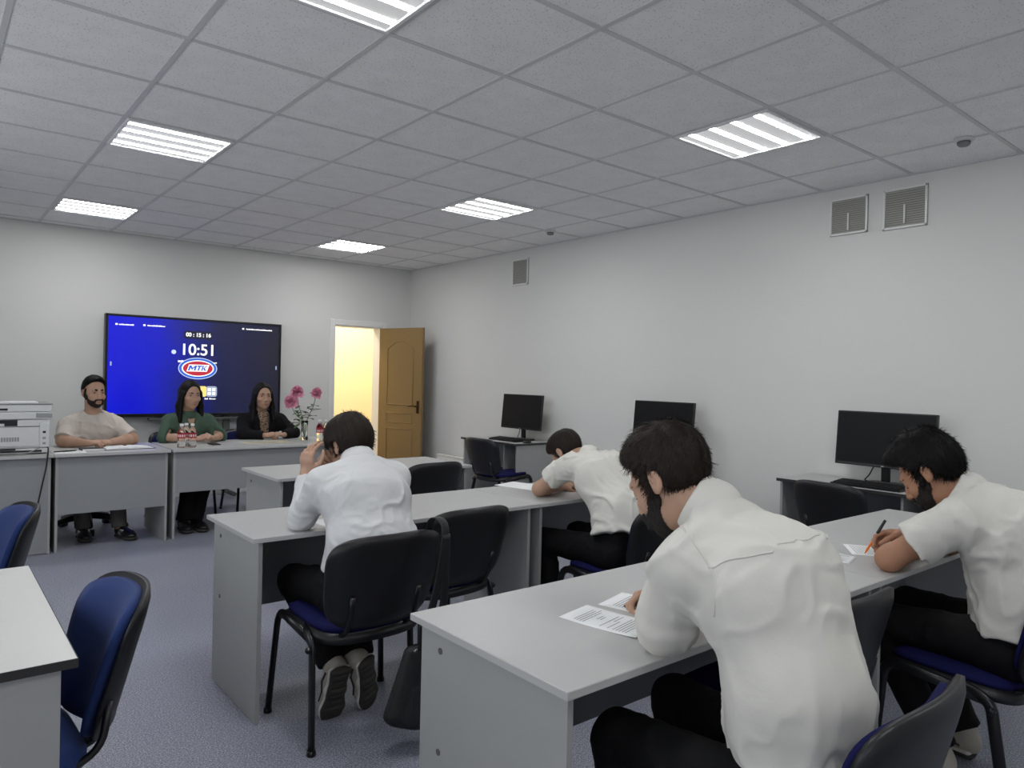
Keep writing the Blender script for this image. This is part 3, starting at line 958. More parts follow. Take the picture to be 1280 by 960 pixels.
for sx in (-.32, .32):
    obj('column', B(sx - .035, sx + .035, .0, .05, .05, 1.3, bev=.004), M['standm'], t)
    bm = bmesh.new(); tube(bm, round_path([(sx, -.30, .05), (sx, .075, .05)], .05), .025, 10)
    obj('foot', bm, M['standm'], t)
obj('shelf', B(-.50, .85, -.04, .05, .865, .892, bev=.004), M['standm'], t)
obj('cross_bar', B(-.32, .32, .01, .04, .3, .34), M['standm'], t)
for z in (.5,):
    obj('cable_tray', B(-.12, .12, -.02, .04, .5, .56, bev=.005), M['standm'], t)

# ------------------------------------------------------------------ monitors, keyboards, mice
M['lcd'] = mat('switched_off_screen', rgb(17, 18, 20), 0.45, spec=0.22)
M['keys'] = mat('black_keys', rgb(24, 24, 26), 0.5)
M['cable'] = mat('black_cable', rgb(16, 16, 18), 0.5)
def make_monitor():
    t = thing('computer_monitor', 'm', 'monitor', group='black monitors along the right wall')
    # local: the screen faces -x ; width along y
    tilt = math.radians(5)
    R_ = Matrix.Rotation(tilt, 4, 'Y')
    def tl(bm):
        bmesh.ops.transform(bm, matrix=Matrix.Translation((0, 0, .30)) @ R_, verts=bm.verts); return bm
    hw, hh = .320, .184
    obj('casing', tl(B(0, .028, -hw, hw, -hh, hh, bev=.004)), M['bezel'], t)
    bm = B(.026, .05, -.2, .2, -.12, .11, bev=.01); obj('back_bulge', tl(bm), M['bezel'], t)
    obj('display', tl(B(-.001, .004, -hw + .009, hw - .009, -hh + .019, hh - .009)), M['lcd'], t)
    bm = bmesh.new(); box(bm, -.0015, .001, -.008, .008, -hh + .006, -hh + .011); obj('badge', tl(bm), M['plastic_w'], t)
    bm = bmesh.new(); box(bm, .03, .055, -.028, .028, .02, .30, .006); obj('neck', bm, M['bezel'], t)
    obj('foot', prism(bmesh.new(), [(x + .02, y) for x, y in rrect(.20, .25, .05)], 'z', 0, .014), M['bezel'], t)
    bm = bmesh.new(); tube(bm, smooth_path([(.06, .06, .18), (.08, .12, .06), (.10, .16, .008), (.16, .10, .006)]), .004, 6)
    obj('cable', bm, M['cable'], t)
    return t
def make_keyboard():
    t = thing('keyboard', 'k', 'keyboard', group='black keyboards')
    bm = prism(bmesh.new(), [(-.075, .0), (.075, .0), (.075, .026), (-.075, .014)], 'y', -.22, .22)
    obj('case', bm, M['bezel'], t)
    bm = bmesh.new()
    for r in range(5):
        xx = -.058 + r * .027; zz = .0155 + (xx + .075) * .08
        for k in range(20):
            y = -.205 + k * .0207
            box(bm, xx, xx + .021, y, y + .0172, zz - .004, zz + .005)
    o = obj('keys', bm, M['keys'], t); o['kind'] = 'stuff'
    return t
def make_mouse():
    t = thing('computer_mouse', 'm', 'mouse', group='black mice')
    sd = Sdf(); sd.ell((0, 0, .012), (.052, .030, .022)); sd.cut((0, 0, .0), (0, 0, -1))
    obj('shell', sd.mesh('mouse', (-.06, -.04, -.006), (.06, .04, .04), .003), M['bezel'], t)
    bm = bmesh.new(); tube(bm, [(-.03, -.004, .030), (-.03, .004, .030)], .006, 10); obj('wheel', bm, M['keys'], t)
    return t
mon, kb, ms = make_monitor(), make_keyboard(), make_mouse()
for i, (y, l1, l2) in enumerate(((5.86, 'black monitor on the computer desk nearest the open door', 'black keyboard under the monitor nearest the door'),
                                 (3.975, 'black monitor half hidden behind the foreground student\'s head', 'black keyboard hidden behind the foreground student'),
                                 (2.125, 'black monitor behind the head of the student with the orange pen', 'black keyboard before the monitor nearest the camera'))):
    o = mon if i == 0 else dup(mon); o.location = (4.93, y, .75); o['label'] = l1
    o = kb if i == 0 else dup(kb); o.location = (4.755, y + .01, .75); o['label'] = l2
    o = ms if i == 0 else dup(ms); o.location = (4.76, y - .31, .75)
    o['label'] = ('mouse lying at the right end of the keyboard near the door', 'mouse hidden behind the foreground student', 'mouse hidden behind the student with the orange pen')[i]

# ------------------------------------------------------------------ printer
M['pr'] = mat('printer_white', rgb(214, 215, 214), 0.45, noise=.015, nscale=20)
M['pr_grey'] = mat('printer_grey', rgb(150, 152, 153), 0.5)
t = thing('printer', 'white multifunction printer at the left end of the committee desks', 'printer', (.475, 6.66, .75))
w = .285
obj('body', B(-w, w, -.19, .22, .045, .262, bev=.012), M['pr'], t)
p = obj('paper_drawer', B(-w, w, -.195, .22, .008, .043, bev=.006), M['pr'], t)
obj('drawer_slot', B(-w + .05, w - .05, -.198, -.19, .016, .030, bev=.002), M['dark'], p)
obj('drawer_grip', B(-.06, .07, -.206, -.19, .034, .044, bev=.003), M['dark'], p)
bm = bmesh.new()
for sx in (-1, 1): box(bm, sx * (w - .04) - .02, sx * (w - .04) + .02, -.15, .18, 0, .01)
obj('feet', bm, M['dark'], t); 
obj('output_gap', B(-.20, .08, -.194, -.12, .212, .258, bev=.004), M['dark'], t)
obj('front_cover', B(-w + .012, w - .07, -.196, -.186, .062, .205, bev=.004), M['pr'], t)
bm = bmesh.new(); box(bm, -w + .02, w - .012, -.1955, -.19, .207, .2105); obj('seam', bm, M['dark'], t)
obj('side_strip', B(w - .066, w - .004, -.197, -.186, .052, .235, bev=.004), M['pr'], t)
for z in (.165, .12, .08):
    obj('button', B(w - .046, w - .026, -.2, -.195, z - .008, z + .008, bev=.002), M['dark'] if z > .15 else M['pr_grey'], t)
bm = bmesh.new()
for k in range(7): box(bm, -.02 + k * .0165, -.008 + k * .0165, -.1975, -.1955, .098, .13)
obj('badge', bm, M['pr_grey'], t)
obj('output_tray', B(-.19, .075, -.20, -.10, .208, .214, bev=.002), M['pr_grey'], t)
obj('scanner', B(-w, w + .018, -.20, .22, .262, .315, bev=.008), M['pr'], t)
obj('control_panel', B(w - .09, w + .012, -.206, -.196, .276, .308, bev=.003), M['pr_grey'], t)
lid = obj('feeder_lid', B(-w, w + .018, -.18, .22, .315, .372, bev=.012), M['pr'], t)
obj('feeder_slot', B(-.20, .02, -.186, -.16, .330, .344, bev=.003), M['dark'], lid)
obj('lid_edge', B(-w, w + .02, -.184, .222, .3735, .3785, bev=.002), M['pr_grey'], lid)
obj('lever', B(-.03, .0, -.196, -.186, .212, .232, bev=.002), M['pr'], t)
tag(obj('paper_sheet', B(-.12, .17, -.12, .10, .0, .010, bev=.002), mat('paper', rgb(236, 237, 236), .7), None, (.52, 6.66, .75 + .3790)), 'small stack of white sheets lying on top of the printer', 'paper')
bm = bmesh.new(); tube(bm, smooth_path([(.742, 6.44, .80), (.741, 6.38, .80), (.735, 6.338, .765), (.725, 6.336, .66), (.70, 6.336, .52), (.667, 6.34, .34), (.62, 6.33, .16), (.56, 6.31, .02), (.40, 6.30, .007)], 8), .0055, 8)
tag(obj('power_cable', bm, M['cable']), 'black cable hanging from the printer down the front of the desk', 'cable')
bm = bmesh.new(); tube(bm, smooth_path([(.70, 6.455, .80), (.60, 6.42, .762), (.48, 6.40, .756), (.36, 6.42, .756)], 8), .004, 8)
tag(obj('usb_cable', bm, M['pr_grey']), 'thin pale cable curling on the desk before the printer', 'cable')

# ------------------------------------------------------------------ papers
M['paper'] = mat('sheet_paper', rgb(238, 240, 240), .75)
M['ink'] = mat('printed_ink', rgb(120, 122, 126), .8)
def sheet(label, p0, u, v, z=.7503, lines='exam', m=None, seed=1, group=None, curl=0.0, lift=None):
    """p0 corner, u the text direction (width), v down the page"""
    p0, u, v = Vector((p0[0], p0[1], 0)), Vector((u[0], u[1], 0)), Vector((v[0], v[1], 0))
    c = p0 + u / 2 + v / 2
    n = 10; bm = bmesh.new(); G = {}
    def hz(a, b): return curl * (abs(b - .5) * 2) ** 3 * (1 if b > .5 else .4) + .0003
    for i in range(n + 1):
        for j in range(n + 1):
            a, b = i / n, j / n; q = p0 + u * a + v * b - c
            G[i, j] = bm.verts.new((q.x, q.y, hz(a, b)))
    for i in range(n):
        for j in range(n):
            f = bm.faces.new((G[i, j], G[i + 1, j], G[i + 1, j + 1], G[i, j + 1])); f.smooth = True
    bmesh.ops.recalc_face_normals(bm, faces=bm.faces)
    if sum(f.normal.z for f in bm.faces) < 0: bmesh.ops.reverse_faces(bm, faces=bm.faces)
    bmesh.ops.solidify(bm, geom=bm.faces[:], thickness=.0003)
    o = obj('paper_sheet', bm, m or M['paper'], None, (c.x, c.y, z))
    tag(o, label, 'paper', group)
    if lines:
        rr = random.Random(seed); bm = bmesh.new()
        def line(a0, a1, b, th=.009):
            k = 6
            for s_ in range(k):
                A0, A1 = a0 + (a1 - a0) * s_ / k, a0 + (a1 - a0) * (s_ + 1) / k
                pts = [(A0, b), (A1, b), (A1, b + th), (A0, b + th)]
                vs = []
                for a, bb in pts:
                    q = p0 + u * a + v * bb - c; vs.append(bm.verts.new((q.x, q.y, hz(a, bb) + .0007)))
                f = bm.faces.new(vs)
        plan = {'exam': [(.12, .9, .16), (.12, .88, .20), (.12, .9, .24), (.12, .78, .28), (.4, .7, .36), (.42, .66, .40), (.12, .88, .50), (.5, .88, .55), (.12, .62, .60), (.12, .9, .67), (.12, .9, .71), (.12, .9, .75), (.12, .85, .79), (.12, .5, .83)],
                'list': [(.1, .92, .12 + k * .055) for k in range(13)]}[lines]
        for a0, a1, b in plan: line(a0, a1 * (1 - .1 * rr.random()), b)
        bmesh.ops.recalc_face_normals(bm, faces=bm.faces)
        obj('printed_lines', bm, M['ink'], o)
    return o
sheet('printed sheet nearest the front desk\'s left end, its edge slightly lifted', (1.356, 1.433), (.142, .030), (.046, -.236), curl=.004, seed=2, group='printed test sheets')
sheet('printed sheet under the writing hand of the foreground student', (1.528, 1.450), (.150, .040), (.060, -.230), seed=3, group='printed test sheets')
sheet('ruled sheet under the hand holding the orange pen', (2.948, 1.425), (-.150, -.112), (.10, -.150), lines='list', seed=4, group='printed test sheets')
sheet('small printed sheet between the two students of the front desk', (2.779, 1.430), (-.01, -.150), (-.135, -.035), seed=5, group='printed test sheets')
sheet('scrap of paper by the elbow of the student with the orange pen', (2.93, 1.155), (.10, -.02), (.01, -.062), lines=None)
sheet('white sheet beside the arms of the student lying on the desk', (2.70, 3.45), (.20, .06), (.07, -.28), lines=None)
sheet('white sheet under the elbow of the student in the long sleeved shirt', (1.33, 3.04), (.20, .01), (.01, -.21), lines=None)
sheet('white sheet with pens beside the printer', (.80, 6.60), (.21, .0), (-.01, -.19), lines=None)
sheet('pale yellow sheet in front of the woman in the black jacket', (2.30, 6.80), (.42, .0), (0, -.22), lines='list', m=mat('cream_paper', rgb(206, 200, 168), .7), seed=8)
M['nb'] = mat('dark_cover', rgb(40, 40, 42), .5)
t = thing('notebook', 'closed dark notebook before the man in the cream t-shirt', 'notebook', (1.07, 6.62, .75), .05)
obj('cover', B(-.085, .085, -.06, .06, 0, .014, bev=.002), M['nb'], t)
obj('pages', B(-.080, .0825, -.061, .057, .002, .0115), M['paper'], t)
t = thing('open_book', 'open white notebook with dark cover before the man', 'notebook', (1.33, 6.64, .75), .03)
obj('cover', B(-.19, .19, -.115, .115, 0, .004, bev=.001), M['nb'], t)
bm = bmesh.new()
for s in (-1, 1):
    prof = [(0, .004), (s * .02, .018), (s * .08, .016), (s * .175, .006), (s * .175, .004)]
    prism(bm, prof, 'y', -.105, .105)
obj('pages', bm, M['paper'], t)
for i, (px, py, a) in enumerate(((.845, 6.53, .4), (.90, 6.54, .5))):
    bm = bmesh.new(); tube(bm, [(-.055, 0, .006), (.05, 0, .006), (.062, 0, .006)], .005, 8, radii=[.005, .005, .0015])
    tag(obj('pen', bm, M['dark'], None, (px, py, .7505), (0, 0, a)), ('black pen on the sheet nearest the printer', 'second black pen on the sheet, away from the printer')[i], 'pen')
ph = thing('mobile_phone', 'black phone before the woman in the green blouse', 'phone', (2.03, 6.66, .75))
obj('case', B(-.036, .036, -.075, .075, 0, .009, bev=.003), M['dark'], ph)
obj('display', B(-.033, .033, -.071, .071, .0088, .0094), M['lcd'], ph)

# ------------------------------------------------------------------ bottles
M['pet'] = glass('clear_plastic', (0.96, 0.98, 0.98, 1), 1.25, .02)
M['label'] = mat('red_label', rgb(176, 28, 48), .45)
M['capw'] = mat('white_cap', rgb(232, 232, 232), .4)
def make_bottle():
    t = thing('water_bottle', 'b', 'bottle', group='water bottles with red labels on the committee desk')
    prof = [(.020, .002), (.030, 0), (.0325, .008), (.0325, .05), (.0305, .056), (.0325, .062), (.0325, .125), (.030, .145), (.018, .168), (.0135, .175), (.0135, .185)]
    obj('bottle_body', lathe(bmesh.new(), prof, 24), M['pet'], t)
    lb = obj('wrap_label', lathe(bmesh.new(), [(.0331, .082), (.0331, .122)], 24, close=False), M['label'], t)
    bm = bmesh.new()
    for k in range(5):       # pale lettering bars around the label
        a = -PI / 2 + .55 * (k - 2)
        for q in range(3):
            aa = a + (q - 1) * .12
            r = .0335; h = (.012, .008, .010)[q]
            d = .045
            vs = [bm.verts.new((r * math.cos(aa + e * d), r * math.sin(aa + e * d), .102 + f * h)) for e, f in ((-1, -1), (1, -1), (1, 1), (-1, 1))]
            bm.faces.new(vs)
    obj('lettering', bm, M['capw'], lb)
    obj('cap', lathe(bmesh.new(), [(.0148, .184), (.0155, .186), (.0155, .200), (.0145, .203)], 20), M['capw'], t)
    return t
bt = make_bottle()
for i, (x, y, lab) in enumerate(((1.712, 6.50, 'water bottle at the left of the three before the woman in green'), (1.80, 6.50, 'water bottle at the right of the three before the woman in green'),
                                 (1.768, 6.57, 'water bottle behind the other two before the woman in green'),
                                 (3.00, 6.60, 'water bottle beside the flower vase, on its right'), (3.075, 6.62, 'water bottle farthest right, half hidden by the dark haired student'),
                                 (3.05, 6.70, 'water bottle behind the two beside the vase'))):
    o = bt if i == 0 else dup(bt); o.location = (x, y, .75); o['label'] = lab

# ------------------------------------------------------------------ peonies in a vase
M['vase'] = glass('vase_glass', (.93, .97, .95, 1), 1.3, .03)
M['stem'] = mat('green_stem', rgb(86, 112, 66), .6)
M['leaf'] = mat('green_leaf', rgb(74, 104, 62), .55, noise=.2, nscale=30)
M['petal'] = mat('pink_petal', rgb(226, 150, 178), .6, noise=.16, nscale=40, sheen=.1)
vz = thing('flower_vase', 'clear glass vase at the right end of the committee desk', 'vase', (2.915, 6.76, .75))
obj('glass_body', lathe(bmesh.new(), [(.028, 0), (.034, .004), (.032, .06), (.030, .13), (.036, .19), (.033, .19), (.027, .13), (.028, .06), (.004, .012)], 24), M['vase'], vz)
def peony(bm, c, r, seed, ax):
    rr = random.Random(seed); c = Vector(c)
    q = Vector((0, 0, 1)).rotation_difference(Vector(ax).normalized())
    for ring, (n, tilt, sc, up) in enumerate(((5, .15, .55, .25), (7, .45, .75, .1), (8, .85, .95, -.05), (8, 1.25, 1.05, -.2))):
        for k in range(n):
            a = 2 * PI * (k + .5 * ring + rr.uniform(-.2, .2)) / n; tl = tilt + rr.uniform(-.15, .15); s_ = sc * r * rr.uniform(.88, 1.12)
            grid = []
            for i in range(5):
                row = []
                for j in range(5):
                    u_, v_ = (i - 2) / 2, j / 4
                    wid = .62 * s_ * (math.sin(PI * min(1, v_ * .72 + .12)) ** .8)
                    bend = tl + (.5 - v_) * -.9
                    x = u_ * wid; l = s_ * v_
                    y = l * math.sin(bend) * .8 + .05 * r; z = l * math.cos(bend) * .95 + up * r - .25 * r * (u_ * u_) * -v_ + rr.uniform(-.03, .03) * r
                    p = Vector((x, y - .2 * s_ * u_ * u_, z)); p.rotate(Quaternion((0, 0, 1), a)); p.rotate(q)
                    row.append(bm.verts.new(c + p))
                grid.append(row)
            for i in range(4):
                for j in range(4):
                    f = bm.faces.new((grid[i][j], grid[i + 1][j], grid[i + 1][j + 1], grid[i][j + 1])); f.smooth = True
    return bm
blooms = [((-.150, -.02, .375), .076, (-.6, -.5, .6), 'pink peony leaning farthest left out of the vase'), ((-.075, .02, .468), .074, (-.2, -.5, .9), 'pink peony standing at the middle of the bunch'), ((.112, .0, .452), .070, (.2, -.5, .9), 'pink peony standing at the right of the bunch')]
for i, (p, r, ax, lab) in enumerate(blooms):
    f = thing('peony', lab, 'flower', (2.915, 6.76, .75), group='pink peonies in the vase')
    bm = bmesh.new(); tube(bm, smooth_path([(.006 * (i - 1), 0, .03), (p[0] * .2, 0, .19), (p[0] * .75, p[1], p[2] * .72), (p[0], p[1], p[2] - .01)], 6), .0035, 7)
    obj('stem', bm, M['stem'], f)
    obj('bloom', peony(bmesh.new(), p, r, i + 3, ax), M['petal'], f)
    rr = random.Random(i + 20)
    for k in range(9):
        h = rr.uniform(.45, .85); b0 = Vector((p[0] * .75 * h, p[1], p[2] * h * .9)); a = rr.uniform(0, 2 * PI); l = rr.uniform(.08, .13); dr = Vector((math.cos(a), math.sin(a), rr.uniform(-.2, .6))).normalized()
        sd = dr.cross(Vector((0, 0, 1))).normalized(); bm = bmesh.new(); rows = []
        for j in range(6):
            v_ = j / 5; w_ = .022 * math.sin(PI * min(1, v_ * .9 + .06)); q = b0 + dr * l * v_ + Vector((0, 0, -.03 * v_ * v_))
            rows.append([bm.verts.new(q + sd * w_), bm.verts.new(q + Vector((0, 0, -.004))), bm.verts.new(q - sd * w_)])
        for A_, B_ in zip(rows, rows[1:]):
            for s_ in (0, 1):
                g = bm.faces.new((A_[s_], A_[s_ + 1], B_[s_ + 1], B_[s_])); g.smooth = True
        obj('leaf', bm, M['leaf'], f)

# ------------------------------------------------------------------ bag hung on a chair
M['bag'] = mat('black_nylon', rgb(22, 23, 25), .55, noise=.15, nscale=60, bump=.2, bscale=120)
bg = thing('shoulder_bag', 'black bag hanging by its strap from the chair of the long sleeved student', 'bag', (1.475, 2.325, .0))
sd = Sdf(); sd.ecap((-.02, 0, .125), (.02, 0, .35), (1, 0, 0), .125, .085, .052, .035, k=.01)
sd.ecap((.01, -.04, .11), (.015, -.03, .22), (1, 0, 0), .085, .06, .03, .02, k=.02)
sd.cut((0, 0, .045), (0, 0, -1), k=.02)
sd.disp = lambda p: .004 * vnoise(p * np.array([14, 14, 9])); sd.dmax = .006
obj('bag_body', sd.mesh('bag', (-.16, -.12, .0), (.17, .10, .42), .006), M['bag'], bg)
bm = bmesh.new(); tube(bm, smooth_path([(-.01, -.03, .37), (.02, -.03, .47), (.06, -.035, .62), (.08, -.045, .80), (.08, -.01, .852), (.08, .055, .835), (.08, .085, .72)]), .018, 8, rv=.003, hint=(0, 1, 0))
obj('strap', bm, M['bag'], bg)
bm = bmesh.new(); tube(bm, smooth_path([(.06, -.02, .37), (.08, -.03, .47), (.09, -.035, .60), (.085, -.047, .80)]), .018, 8, rv=.003, hint=(0, 1, 0))
obj('strap', bm, M['bag'], bg)
obj('buckle', B(-.03, .04, -.045, -.033, .40, .47, bev=.004), M['dark'], bg)
bm = bmesh.new(); tube(bm, [(-.05, -.046, .38), (-.035, -.048, .386)], .005, 8); obj('zip_pull', bm, mat('steel', rgb(150, 150, 150), .3, metal=1), bg)
# ------------------------------------------------------------------ people
M['skin'] = mat('skin', rgb(184, 148, 126), .55, noise=.07, nscale=14, bump=.06, bscale=220, subsurf=.12, spec=.35)
M['skin_tan'] = mat('skin_tan', rgb(168, 124, 98), .55, noise=.08, nscale=14, bump=.06, bscale=220, subsurf=.12, spec=.35)
M['lip'] = mat('lips', rgb(160, 92, 86), .5)
M['sclera'] = mat('eye_white', rgb(215, 210, 205), .3)
M['iris'] = mat('dark_iris', rgb(30, 20, 16), .25)
def hair_mat(name, c, rough=.42):
    return mat(name, c, rough, noise=.45, nscale=70, bump=.5, bscale=160, stretch=(1, 1, .25), spec=.2)
M['hair_black'] = hair_mat('black_hair', rgb(15, 13, 13), .55)
M['hair_brown'] = hair_mat('dark_brown_hair', rgb(40, 32, 27), .55)
M['beard'] = mat('beard_hair', rgb(30, 23, 20), .8, noise=.4, nscale=160, bump=.6, bscale=300)
M['shirt'] = mat('white_cotton', rgb(210, 211, 212), .85, noise=.02, nscale=10, bump=.25, bscale=55, spec=.15, sheen=.05)
M['shirt_warm'] = mat('white_linen', rgb(216, 214, 207), .85, noise=.03, nscale=9, bump=.3, bscale=45, spec=.15, sheen=.05)
M['cream'] = M['cream']
M['tee'] = mat('cream_jersey', rgb(204, 195, 186), .9, noise=.03, nscale=10, bump=.1, bscale=60, spec=.1)
M['green'] = mat('green_blouse', rgb(72, 92, 78), .75, noise=.07, nscale=12, bump=.1, bscale=60, spec=.2)
M['jacket'] = mat('black_jacket', rgb(17, 17, 20), .8, noise=.1, nscale=20, bump=.1, bscale=80, spec=.2)
M['trouser'] = mat('black_trousers', rgb(17, 17, 19), .8, noise=.15, nscale=30, bump=.12, bscale=120, spec=.2)
M['trouser_grey'] = mat('grey_trousers', rgb(92, 90, 88), .8, noise=.1, nscale=30)
M['sole'] = mat('dark_rubber', rgb(52, 49, 45), .75, noise=.2, nscale=40, bump=.3, bscale=120)
M['upper'] = mat('beige_upper', rgb(170, 164, 152), .65, noise=.12, nscale=30)
M['midsole'] = mat('pale_midsole', rgb(206, 203, 196), .6, noise=.06, nscale=30)
M['black_shoe'] = mat('black_leather', rgb(18, 18, 19), .4)

def leopard():
    m, nt, b = new_mat('leopard_print')
    tc = nt.nodes.new('ShaderNodeTexCoord'); vo = nt.nodes.new('ShaderNodeTexVoronoi'); vo.inputs['Scale'].default_value = 55
    nt.links.new(tc.outputs['Object'], vo.inputs['Vector'])
    r = nt.nodes.new('ShaderNodeValToRGB'); e = r.color_ramp.elements
    e[0].position = .25; e[0].color = rgb(36, 26, 22); e[1].position = .5; e[1].color = rgb(150, 128, 104)
    nt.links.new(vo.outputs['Distance'], r.inputs[0]); nt.links.new(r.outputs[0], b.inputs['Base Color'])
    b.inputs['Roughness'].default_value = .8
    return m
M['leopard'] = leopard()

def basis(f, u=(0, 0, 1)):
    f = unit(f); r = unit(np.cross(f, u)); u = np.cross(r, f)
    return np.array([r, f, u])

class Head:
    def __init__(s, c, f, u=(0, 0, 1), roll=0.0, sc=1.0):
        s.c = np.array(c, float); A = basis(f, u); s.sc = sc
        if roll:
            cr, sr = math.cos(math.radians(roll)), math.sin(math.radians(roll))
            r, ff, uu = A; A = np.array([cr * r + sr * uu, ff, -sr * r + cr * uu])
        s.A = A
    def w(s, x, y, z): return s.c + s.sc * (s.A[0] * x + s.A[1] * y + s.A[2] * z)
    def ell(s, sd, c, rad, mode='u', k=.012): sd.ell(s.w(*c), np.array(rad) * s.sc, s.A, mode, k)
    def cap(s, sd, a, b, ra, rb=None, mode='u', k=.008): sd.cap(s.w(*a), s.w(*b), ra * s.sc, None if rb is None else rb * s.sc, mode, k)
    def loc(s, p): return ((p - s.c.astype(np.float32)) @ s.A.T.astype(np.float32)) / s.sc
    def skull(s, sd, infl=0.0, fem=False):
        i = infl
        s.ell(sd, (0, -.014, .032), (.075 + i, .096 + i, .084 + i))
        s.ell(sd, (0, .030, -.030), (.061 + i, .060 + i, .082 + i), k=.03)
        j = .046 if fem else .053
        s.ell(sd, (0, .034, -.074), (j + i, .048 + i, .036 + i), k=.025)
        s.ell(sd, (0, .070, -.098), ((.016 if fem else .021) + i, .016 + i, .016 + i), k=.025)
    def face(s, sd, fem=False, lids=False):
        s.skull(sd, 0, fem)
        s.cap(sd, (-.034, .080, .024), (.034, .080, .024), .009 if not fem else .006, k=.02)
        for x in (-1, 1):
            s.ell(sd, (x * .032, .098, .004), (.017, .016, .011), 's', .012)
            s.ell(sd, (x * .040, .066, -.030), (.020, .018, .016), k=.025)          # cheek
            s.ell(sd, (x * .032, .0745, .003), (.0145, .0125, .0135 if lids else .0122), k=.003)   # lids
            if not lids: s.ell(sd, (x * .032, .089, .003), (.0125, .006, .0042), 's', .002)
        s.cap(sd, (0, .086, .014), (0, .108, -.032), .0065, .0105, k=.012)
        s.ell(sd, (0, .104, -.036), (.0125, .011, .009), k=.008)
        for x in (-1, 1): s.ell(sd, (x * .012, .096, -.038), (.008, .010, .007), k=.008)
        s.ell(sd, (0, .086, -.062), (.026, .014, .016), k=.02)
        s.ell(sd, (0, .0975, -.0575), (.021, .007, .0052), k=.006)
        s.ell(sd, (0, .0955, -.0695), (.018, .007, .0058), k=.006)
        s.cap(sd, (-.022, .094, -.0635), (.022, .094, -.0635), .0022, mode='s', k=.004)
        for x in (-1, 1):                                                             # ears
            B_ = s.A.copy(); a = .35 * x
            r, f, u = s.A; B_ = np.array([r * math.cos(a) - f * math.sin(a), r * math.sin(a) + f * math.cos(a), u])
            sd.ell(s.w(x * .080, -.012, -.002), np.array((.0075, .017, .028)) * s.sc, B_, 'u', .008)
            sd.ell(s.w(x * .0895, -.007, .002), np.array((.0085, .0105, .0185)) * s.sc, B_, 's', .006)
            sd.ell(s.w(x * .078, -.004, -.025), np.array((.006, .009, .010)) * s.sc, B_, 'u', .006)

def hand(sd, wrist, f, n, side, curls=(.3, .3, .3, .3), thumb=.4, sc=1.0, spread=.12):
    """side +1 right, -1 left ; f along the metacarpals, n out of the palm"""
    w = np.array(wrist, float); f = unit(f); n = np.array(n, float); n = unit(n - f * (n @ f)); l = np.cross(f, n) * side
    P = lambda a, b, c: w + sc * (f * a + l * b + n * c)
    sd.ecap(P(.005, 0, 0), P(.060, 0, 0), l, .026 * sc, .037 * sc, .017 * sc, .0135 * sc, k=.012)
    sd.ecap(P(.055, 0, 0), P(.086, -.001, 0), l, .037 * sc, .036 * sc, .013 * sc, .010 * sc, k=.012)
    sd.ell(P(.032, .022, .010), (.018 * sc, .026 * sc, .014 * sc), np.array([l, f, n]), k=.012)     # thumb mound
    sd.ell(P(.036, -.020, .009), (.013 * sc, .030 * sc, .011 * sc), np.array([l, f, n]), k=.012)
    for i, (off, ln, base, r) in enumerate(((.028, .073, .088, .0088), (.0095, .082, .094, .0090), (-.0095, .076, .091, .0085), (-.027, .060, .083, .0076))):
        c = curls[i]; p = P(base - .010, off, .000); th = 0.0; sp = spread * (1.5 - i) / 1.5 * (1 - c)
        rr = r * sc
        for j, (fr, ang) in enumerate(((.45, 78), (.31, 92), (.24, 58))):
            th += math.radians(ang) * c
            d = unit(f * math.cos(th) + n * math.sin(th) + l * sp * math.cos(th))
            q = p + d * ln * sc * fr * (1.12 if j == 0 else 1)
            sd.cap(p, q, rr * (1.0 - .08 * j), rr * (.94 - .10 * j), k=.004)
            sd.ell(q, (rr * .98,) * 3, k=.004)
            p = q
    b = P(.020, .026, .008)
    d1 = unit(f * .70 + l * .62 + n * (.15 + .5 * thumb)); q = b + d1 * .042 * sc
    sd.cap(b, q, .0125 * sc, .0105 * sc, k=.010)
    d2 = unit(f * .85 + l * (.35 - .6 * thumb) + n * (.15 + .5 * thumb)); q2 = q + d2 * .033 * sc
    sd.cap(q, q2, .0105 * sc, .0095 * sc, k=.005)
    d3 = unit(f * .9 + l * (.1 - .7 * thumb) + n * (.1 + .5 * thumb)); sd.cap(q2, q2 + d3 * .026 * sc, .0095 * sc, .0075 * sc, k=.005)
    return P

def box_cut(sd, p, d, half, ln=.25, k=.004):
    """remove what lies beyond p in direction d, inside a square tunnel"""
    d = unit(d); u = unit(np.cross(d, (0.31, .2, .93))); v = np.cross(d, u)
    sd.rbox(np.array(p, float) + d * ln / 2, (half, half, ln / 2), np.array([u, v, d]), .004, 's', k)

def bounds(pts, m):
    a = np.array(pts, float); return a.min(0) - m, a.max(0) + m

def put(name, sd, lo, hi, h, m, base, parent):
    me = sd.mesh(name, lo, hi, h)
    me.transform(Matrix.Translation(-Vector(base)))
    return obj(name, me, m, parent)

def folds(amp, fr=(9, 9, 5), seed=0.0, amp2=.0012):
    fr = np.array(fr, np.float32)
    def f(p):
        q = p * fr + seed
        w = np.stack([vnoise(q * .7 + 3.1), vnoise(q * .7 + 9.4), vnoise(q * .7 + 17.7)], -1)
        q = q + w * .8
        n1 = vnoise(q); n2 = vnoise(q * 1.9 + 5.3)
        a = np.exp(-(n1 / .20) ** 2) * (.5 + .5 * vnoise(q * .6 + 2.2)) + .55 * np.exp(-(n2 / .22) ** 2) * (.5 + .5 * vnoise(q * .8 + 8.8))
        return -amp * (a - .25) - amp * .5 * vnoise(q * .55 + 4.4) - amp2 * vnoise(q * 5 + 7)
    return f

